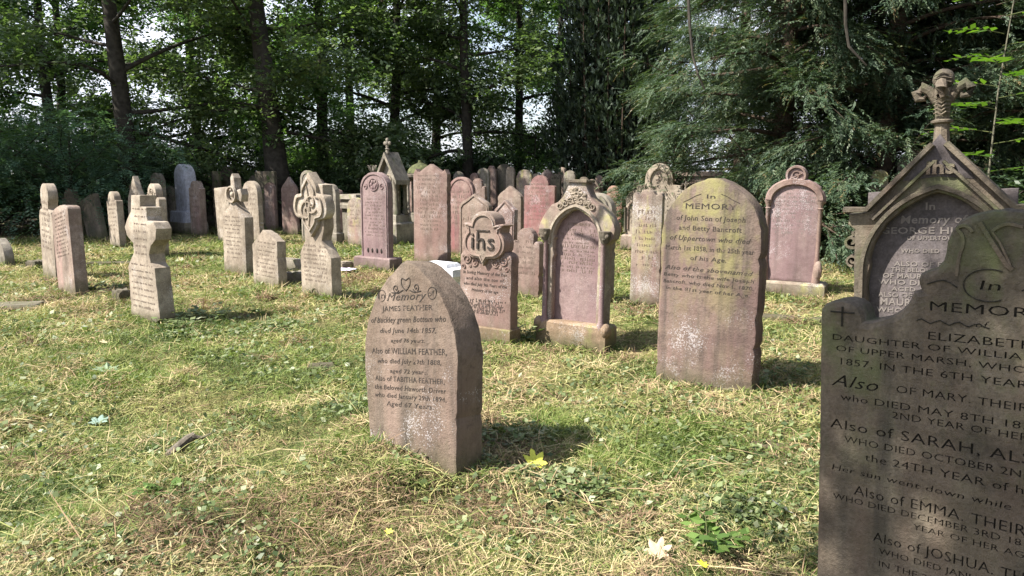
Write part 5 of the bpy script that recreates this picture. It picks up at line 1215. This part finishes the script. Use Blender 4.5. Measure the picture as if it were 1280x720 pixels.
# big limes / sycamores
A1 = build_tree('broadleaf_tree', 'big dark tree with a forked trunk and a long limb sweeping right, left background', 'tree', XY(163, 19),
    [(0, 0, -.2, .42), (0, 0, .5, .32), (-.05, 0, 2.5, .22), (-.12, 0, 4.2, .20), (-.2, 0, 6, .16), (-.1, 0, 9, .1)],
    [(3.0, .15, .1, 4.2, .065), (4.0, .5, .5, 3.5, .07)]+auto_limbs(13, 2.6, 8.8, 4.2, 2.2, .05, .8, .06, 3), mat='broad', nspray=3700, leaf=.155, group=TG, seed=2, droop=.08, zmax=9.5)
A2 = build_tree('broadleaf_tree', 'stout dark-trunked tree right of the smooth round-topped slab, trunk leaning slightly', 'tree', XY(343, 20),
    [(.15, 0, -.2, .45), (.12, 0, .6, .36), (0, 0, 2.6, .27), (-.15, 0, 4.4, .24), (-.3, 0, 6.5, .18), (-.3, 0, 9.5, .1)],
    [(3.6, 3.1, .3, 3.6, .06)]+auto_limbs(13, 2.7, 9, 4.0, 2.2, 0, .8, .06, 8, 1), mat='broad', nspray=3700, leaf=.15, group=TG, seed=5, droop=.1, zmax=9.8)
A3 = build_tree('broadleaf_tree', 'tree with bright green low boughs behind the quatrefoil cross stone', 'tree', XY(404, 23),
    [(0, 0, -.2, .26), (0, 0, 2, .18), (.1, 0, 5, .14), (0, 0, 9, .08)], auto_limbs(16, 1.9, 9, 3.0, 2.0, 0, .8, .07, 12, 2), mat='light', nspray=3300, leaf=.145, group=TG, seed=8, droop=.15, zmax=9.8)
A4 = build_tree('broadleaf_tree', 'tall dense tree behind the gothic shrine monument', 'tree', XY(492, 24),
    [(0, 0, -.2, .26), (0, 0, 2, .17), (.2, 0, 5, .14), (.3, 0, 10, .08)], auto_limbs(18, 1.6, 9.8, 3.4, 2.2, -.05, .8, .07, 14, 0), mat='broad', nspray=4000, leaf=.15, group=TG, seed=9, droop=.12, zmax=10.5)
copy_thing(A4, XY(585, 22.5), 2.1, (.95, .95, 1.0), 'tall dense tree whose boughs hang behind the lattice-gable stone')
copy_thing(A3, XY(648, 26), 1.0, (.9, .9, 1.05), 'rounded lighter green tree left of the dark yew column')
copy_thing(A4, XY(-75, 24), 2.4, 1.0, 'broad dark tree at the left edge of the photo')
copy_thing(A3, XY(250, 27), 2.9, 1.05, 'tree standing deeper in the wood between the two big dark trunks')
copy_thing(A3, XY(70, 25), 4.4, 1.05, 'light green tree filling the gap left of the forked dark trunk')
copy_thing(A4, XY(80, 28), .7, 1.0, 'dense tree standing deeper in the wood behind the feathery shrub')
copy_thing(A3, XY(440, 31), 1.7, 1.1, 'tree deep in the wood, in the gap behind the squat greenish slab')
copy_thing(A4, XY(545, 30), .8, 1.1, 'tree deep in the wood behind the three-peaked slab')
copy_thing(A4, XY(330, 33), 3.6, 1.15, 'farthest tree seen in the gap behind the stout dark trunk')
copy_thing(A3, XY(-130, 20), .5, 1.0, 'dark tree just beyond the left edge of the photo')
copy_thing(A4, XY(-260, 16), 2.5, 1.0, 'tree outside the left of the photo shading the wood edge')
copy_thing(A3, XY(700, 33), 2.2, 1.1, 'tree far behind, in the sky gap left of the dark yew column')
copy_thing(A4, XY(1040, 27), 1.2, 1.15, 'tree far behind the middle of the conifers')
copy_thing(A4, XY(1260, 24), 2.2, 1.1, 'tree far behind at the right edge beyond the sapling')

# columnar yew
def yew(px, Yd, rad, h, label, seed):
    s = np.random.default_rng(seed); t = thing('columnar_yew', label, 'tree', Matrix.Translation(XY(px, Yd)), 'trees around the churchyard')
    b = MB(); b.tube([(0, 0, -.2), (0, 0, 3), (.1, 0, h-.5)], .3, .06, 10); 
    b.build('trunk', bark2, t)
    b = MB(); P = []; D = []
    for q in range(40):
        a = q*2.399; r = rad*math.sqrt((q+.5)/40)*.86; hh = h*(1-.22*(r/rad)**2)*s.uniform(.84, 1.02); x0, y0 = r*math.cos(a), r*math.sin(a)
        lean = s.normal(0, .012, 2); b.tube([(x0*.2, y0*.2, .1), (x0*.8, y0*.8, .8), (x0, y0, hh*.9)], .05, .015, 5)
        m = 420; z = s.uniform(.1, hh, m); th = s.uniform(0, 6.283, m); rr = .36*(1-(z/hh)**6)*(1+.25*np.sin(z*3.1+q))+.05
        x = x0*(1+.1*np.sin(z*.7))+lean[0]*z+rr*np.cos(th); y = y0+lean[1]*z+rr*np.sin(th); P.append(np.stack([x, y, z], 1)); D.append(np.stack([np.cos(th)*.55, np.sin(th)*.55, np.full(m, 1.0)], 1))
    b.build('limbs', bark2, t)
    P = np.concatenate(P); D = unit(np.concatenate(D)+s.normal(0, .3, (len(P), 3))); Bd = unit(np.cross(D, Zup)+s.normal(0, .3, P.shape))
    V, Fq, ti = spray_leaves(P, D, Bd, np.full(len(P), .18)*s.uniform(.6, 1.3, len(P)), 5, .17, .42, 'tuft'); add('crown', np_mesh(V, Fq, 'crown', ti), Lf['yew'], t)
yew(770, 22.5, 1.9, 10.4, 'dark columnar yew rising out of the top of the photo, right of centre', 4)

# drooping conifers
def conifer(px, Yd, label, seed, n=64, L0=2.9, L1=1.5, z1=9.0, nspray=18500, extra=None, x_off=0):
    s = np.random.default_rng(seed); lb = []
    for i in range(n):
        f = i/(n-1); lb.append((.5+(z1-.5)*f, i*2.399+s.normal(0, .2), .12+.15*s.random(), (L0+(L1-L0)*f**1.5)*s.uniform(.75, 1.15), .045))
    t = build_tree('drooping_conifer', label, 'tree', XY(px, Yd), [(0, 0, -.2, .26), (0, 0, 1, .18), (.05, 0, 5, .13), (0, 0, z1+.8, .05)], lb, kind='conifer', mat='conifer', nspray=nspray, slen=.36, k=17, leaf=.085, width=.3,
        group='drooping conifers on the right', barkm=bark2, droop=.2, scatter=.13, seed=seed, tmin=.4, zmax=9.6, flat=.3, clumps=.5)
    return t
c1_ = conifer(975, 13.8, 'drooping conifer with pale tips, directly behind the mossy pointed slab', 21)
c2_ = conifer(1105, 13.2, 'drooping conifer behind the left slope of the big gabled monument', 22)
copy_thing(c1_, XY(1275, 14.5), 2.2, .95, 'drooping conifer at the right edge behind the sapling')
copy_thing(c2_, XY(1420, 11.5), 1.1, .95, 'drooping conifer beyond the right edge of the photo')
copy_thing(c2_, XY(925, 19.5), 3.1, 1.0, 'conifer standing behind the pale ornate headstone with the side finial')
copy_thing(c1_, XY(1195, 15.2), 5.1, 1.0, 'conifer directly behind the finial of the big gabled monument')
copy_thing(c1_, XY(1040, 15.6), 4.0, 1.05, 'second-row conifer filling the gap between the two nearest drooping conifers')
b = MB()
for pp in ([(858, -60, 11.4), (862, 30, 11.4), (866, 70, 11.2), (872, 92, 11.1), (881, 112, 11.1)], [(1056, -70, 10.6), (1057, 30, 10.5), (1061, 58, 10.5), (1072, 70, 10.4), (1083, 82, 10.4)]):
    pts = [atd(a, c, d) for a, c, d in pp]; b = MB(); b.tube([tuple(p) for p in pts], .028, .012, 7)
    par = c1_ if pp[0][0] < 900 else c2_
    o = b.build('hanging_branch', bark, None); o.parent = par; o.matrix_parent_inverse = par.matrix_world.inverted() if False else Matrix.Translation(-Vector(XY(975, 13.8) if par is c1_ else XY(1105, 13.2)))

# the wood closes in round the right-hand side and behind the viewer as well
for i, (src, x_, y_, sc_, lb) in enumerate([(c1_, 10.5, 6.5, .95, 'conifer outside the photo, to the right of the near monuments'), (c2_, 9.0, 1.5, .95, 'conifer outside the photo, beside the viewer on the right'), (c1_, 7.5, -4.0, .9, 'conifer behind the viewer on the right'),
      (c2_, 13.5, 4.0, 1.1, 'taller conifer outside the photo at far right'), (A4, 12.5, -2.0, 1.2, 'broadleaf tree outside the photo, right of the viewer'), (A4, 2.5, -9.5, 1.1, 'broadleaf tree standing behind the viewer'), (A4, 15.5, 9.0, 1.25, 'broadleaf tree beyond the conifers at far right'), (A3, 9.5, -8.5, 1.2, 'light green tree behind the viewer on the right')]):
    copy_thing(src, (x_, y_, 0), 1.1*i+.5, sc_, lb)
# shrubs
def shrub(name, label, loc, r, h, mat, kind, nspray, leaf, seed, k=9, width=.5, slen=.4, group='shrubs along the wood edge', droop=.15, nl=14):
    s = np.random.default_rng(seed); lb = []
    for i in range(nl): lb.append((.15+.5*h*s.random()**1.3, i*2.4, .35+.5*s.random(), r*s.uniform(.7, 1.15), .02))
    return build_tree(name, label, 'shrub', loc, [(0, 0, -.1, .05), (0, 0, h*.4, .035), (.05, 0, h*.75, .012)], lb, kind=kind, mat=mat, nspray=nspray, slen=slen, k=k, leaf=leaf, width=width, group=group, droop=droop, scatter=.2+.05*r, seed=seed, tmin=.15)
s1 = shrub('feathery_shrub', 'large feathery blue-green shrub hanging over the tilted shaded slabs at left', XY(88, 17.6), 2.2, 3.5, 'blue', 'feather', 1900, .11, 31, k=15, width=.38, slen=.55, nl=22)
copy_thing(s1, XY(-10, 17.5), 2.0, 1.05, 'feathery blue-green shrub at the left edge of the photo')
copy_thing(s1, XY(180, 22), 4.0, .9, 'feathery shrub behind the volute stone, right of the big feathery one')
s2 = shrub('dark_shrub', 'dark evergreen bush behind the blue-grey monument', XY(235, 21), 1.7, 1.9, 'dark', 'broad', 1100, .11, 33)
for i, (px, Yd, sc_, lb) in enumerate([(60, 21.5, 1.15, 'dark evergreen bush in gloom behind the far left slabs'), (150, 21, 1.1, 'dark evergreen bush behind the volute stone'), (300, 22, 1.0, 'dark evergreen bush behind the dark pointed back row stones'), (385, 22, .85, 'dark bush filling the gap behind the reddish ogee slab'),
        (450, 21.5, .9, 'dark bush behind the squat greenish slab and rosette stone'), (515, 24, 1.1, 'dark bush behind the domed monument'), (575, 23, 1.15, 'bush with bare twigs behind the curved-lettering arch'), (625, 25, 1.2, 'dark bush at the very back left of the light green sapling'),
        (-40, 18, 1.2, 'dark bush beyond the left edge'), (455, 30, 1.6, 'tall dark thicket deep in the wood behind the squat greenish slab'), (110, 27, 1.7, 'tall dark thicket deep in the wood behind the feathery shrub'), (215, 28, 1.7, 'tall dark thicket deep in the wood behind the blue-grey monument'), (400, 29, 1.6, 'tall dark thicket deep in the wood behind the quatrefoil cross stone'), (820, 21.5, .8, 'dark low bush at the right foot of the columnar yew'), (1060, 12.6, .8, 'dark low bush in the gloom right of the purplish arch stone'), (1240, 11.5, .85, 'dark bush at the foot of the conifers by the sapling'), (700, 25, .8, 'dark low bush at the left foot of the columnar yew')]):
    copy_thing(s2, XY(px, Yd), i*1.3+.4, sc_, lb)
s3 = shrub('young_tree', 'light green feathery young tree left of the dark yew column', XY(668, 23.5), 1.4, 3.9, 'light', 'feather', 900, .10, 35, k=13, width=.4, slen=.45, nl=20, group='young trees')
copy_thing(s3, XY(405, 22.5), 2.0, (.45, .45, .9), 'slim light green sapling behind and right of the quatrefoil cross stone', 'young trees')

# sapling on the right with pinnate leaves
def sapling():
    base = Vector(XY(1233, 6.6)); t = thing('ash_sapling', 'thin sapling with bright green leaflets right of the gabled monument finial', 'tree', Matrix.Translation(base), 'young trees')
    b = MB(); top = 3.2; b.tube([(0, 0, -.05), (.02, 0, 1.2), (.03, 0, 2.2), (.1, 0, top)], .011, .005, 7); b.build('trunk', plain_mat('pale_stem', (.09, .085, .06), (.15, .14, .10), 30), t)
    b = MB(); P = []; A = []; Ls = []
    for q, (z, az, ln_) in enumerate([(1.35, 2.9, .4), (1.5, .2, .42), (1.62, 3.6, .5), (1.75, -.4, .5), (1.85, 2.7, .55), (1.95, .5, .4), (2.05, 3.3, .62), (2.15, -.1, .5), (2.25, 2.9, .5), (2.35, .3, .62), (2.42, 3.9, .5), (2.5, 2.6, .4), (2.6, .1, .6), (2.7, 3.2, .5), (2.85, -.5, .5), (3.0, 2.8, .4), (1.2, -.3, .45), (1.0, .4, .4), (1.1, 3.4, .35), (2.3, -1.5, .4), (1.9, 4.6, .4), (2.1, 1.6, .4)]):
        d = np.array([math.cos(az), math.sin(az), .18]); p0 = np.array([.03, 0, z]); pts = [p0, p0+d*ln_*.5, p0+d*ln_-Zup*.06]; b.tube([tuple(a) for a in pts], .004, .002, 5)
        P.append(p0+d*ln_*.2); A.append(unit(d[None])[0]); Ls.append(ln_*.85)
    b.build('leaf_stalks', stemm, t); P = np.array(P); A = np.array(A); Bd = unit(np.cross(A, Zup))
    V, Fq, ti = spray_leaves(P, A, Bd, np.array(Ls), 13, .15, .36, 'feather'); add('leaves', np_mesh(V, Fq, 'leaves', ti), Lf['sap'], t)
sapling()

# the tree standing just outside the left of the view, whose crown shades the two right-hand monuments
def shade_tree():
    t = build_tree('broadleaf_tree', 'tree beside the viewer, outside the photo on the left', 'tree', (-3.5, -.55, 0), [(0, 0, -.2, .2), (.1, .1, 2, .15), (.8, .9, 5, .12), (1.3, 1.6, 8.3, .05)],
        [(5.5+.22*i, i*2.4, .1+.05*(i % 4), 1.15, .035) for i in range(13)], mat='broad', nspray=1050, leaf=.14, group='trees around the churchyard', seed=41, droop=.05, scatter=.28)
    return t
shade_tree()

# ================================================================== LIGHT, SKY, CAMERA
SUN_EL, SUN_AZ = 49.0, 76.0            # azimuth measured from -Y towards -X
sd = Vector((-math.sin(R(SUN_AZ))*math.cos(R(SUN_EL)), -math.cos(R(SUN_AZ))*math.cos(R(SUN_EL)), math.sin(R(SUN_EL))))
ld = bpy.data.lights.new('sun', 'SUN'); ld.energy = 5.0; ld.angle = R(.5); ld.color = (1, .95, .86)
lo = bpy.data.objects.new('sun', ld); C.objects.link(lo); lo.rotation_euler = sd.to_track_quat('Z', 'Y').to_euler(); lo.location = (-10, -5, 15)
w = bpy.data.worlds.new('World'); sc.world = w; w.use_nodes = True; nt = w.node_tree; nt.nodes.clear()
sky = nt.nodes.new('ShaderNodeTexSky'); sky.sky_type = 'NISHITA'; sky.sun_disc = False; sky.sun_elevation = R(SUN_EL)
sky.sun_rotation = math.atan2(sd.x, sd.y); sky.air_density = 1.0; sky.dust_density = 1.5
bg = nt.nodes.new('ShaderNodeBackground'); bg.inputs[1].default_value = .085; ow = nt.nodes.new('ShaderNodeOutputWorld')
tcw = nt.nodes.new('ShaderNodeTexCoord'); cn = nt.nodes.new('ShaderNodeTexNoise'); cn.inputs['Scale'].default_value = 2.2; cn.inputs['Detail'].default_value = 8; cn.inputs['Roughness'].default_value = .6
nt.links.new(tcw.outputs['Generated'], cn.inputs['Vector'])
cf = ramp(nt, cn.outputs['Fac'], [(.36, (.2, .2, .2)), (.56, (1, 1, 1))])
sxw = N(nt, 'ShaderNodeSeparateXYZ'); nt.links.new(tcw.outputs['Generated'], sxw.inputs[0]); mz = N(nt, 'ShaderNodeMapRange'); mz.inputs[1].default_value = .32; mz.inputs[2].default_value = .75; mz.inputs[3].default_value = 1; mz.inputs[4].default_value = .22
nt.links.new(sxw.outputs[2], mz.inputs[0]); cf = mixc(nt, 1, cf, mz.outputs[0], 'MULTIPLY')
colw = mixc(nt, cf, sky.outputs[0], (7.5, 7.8, 9.0)); nt.links.new(colw, bg.inputs[0]); nt.links.new(bg.outputs[0], ow.inputs[0])
cam = bpy.data.cameras.new('camera'); cam.sensor_width = 36; cam.lens = F/1280*36; cam.clip_end = 2000; cam.clip_start = .05
co = bpy.data.objects.new('camera', cam); C.objects.link(co); co.location = (0, 0, CAMZ); co.rotation_euler = (math.pi/2-PITCH, 0, 0); sc.camera = co
vs = sc.view_settings; vs.view_transform = 'Standard'; vs.look = 'None'; vs.exposure = 1.36; vs.gamma = 1; vs.use_curve_mapping = False
sc.cycles.max_bounces = 5; sc.cycles.diffuse_bounces = 3; sc.cycles.glossy_bounces = 2; sc.cycles.transmission_bounces = 3; sc.cycles.transparent_max_bounces = 4
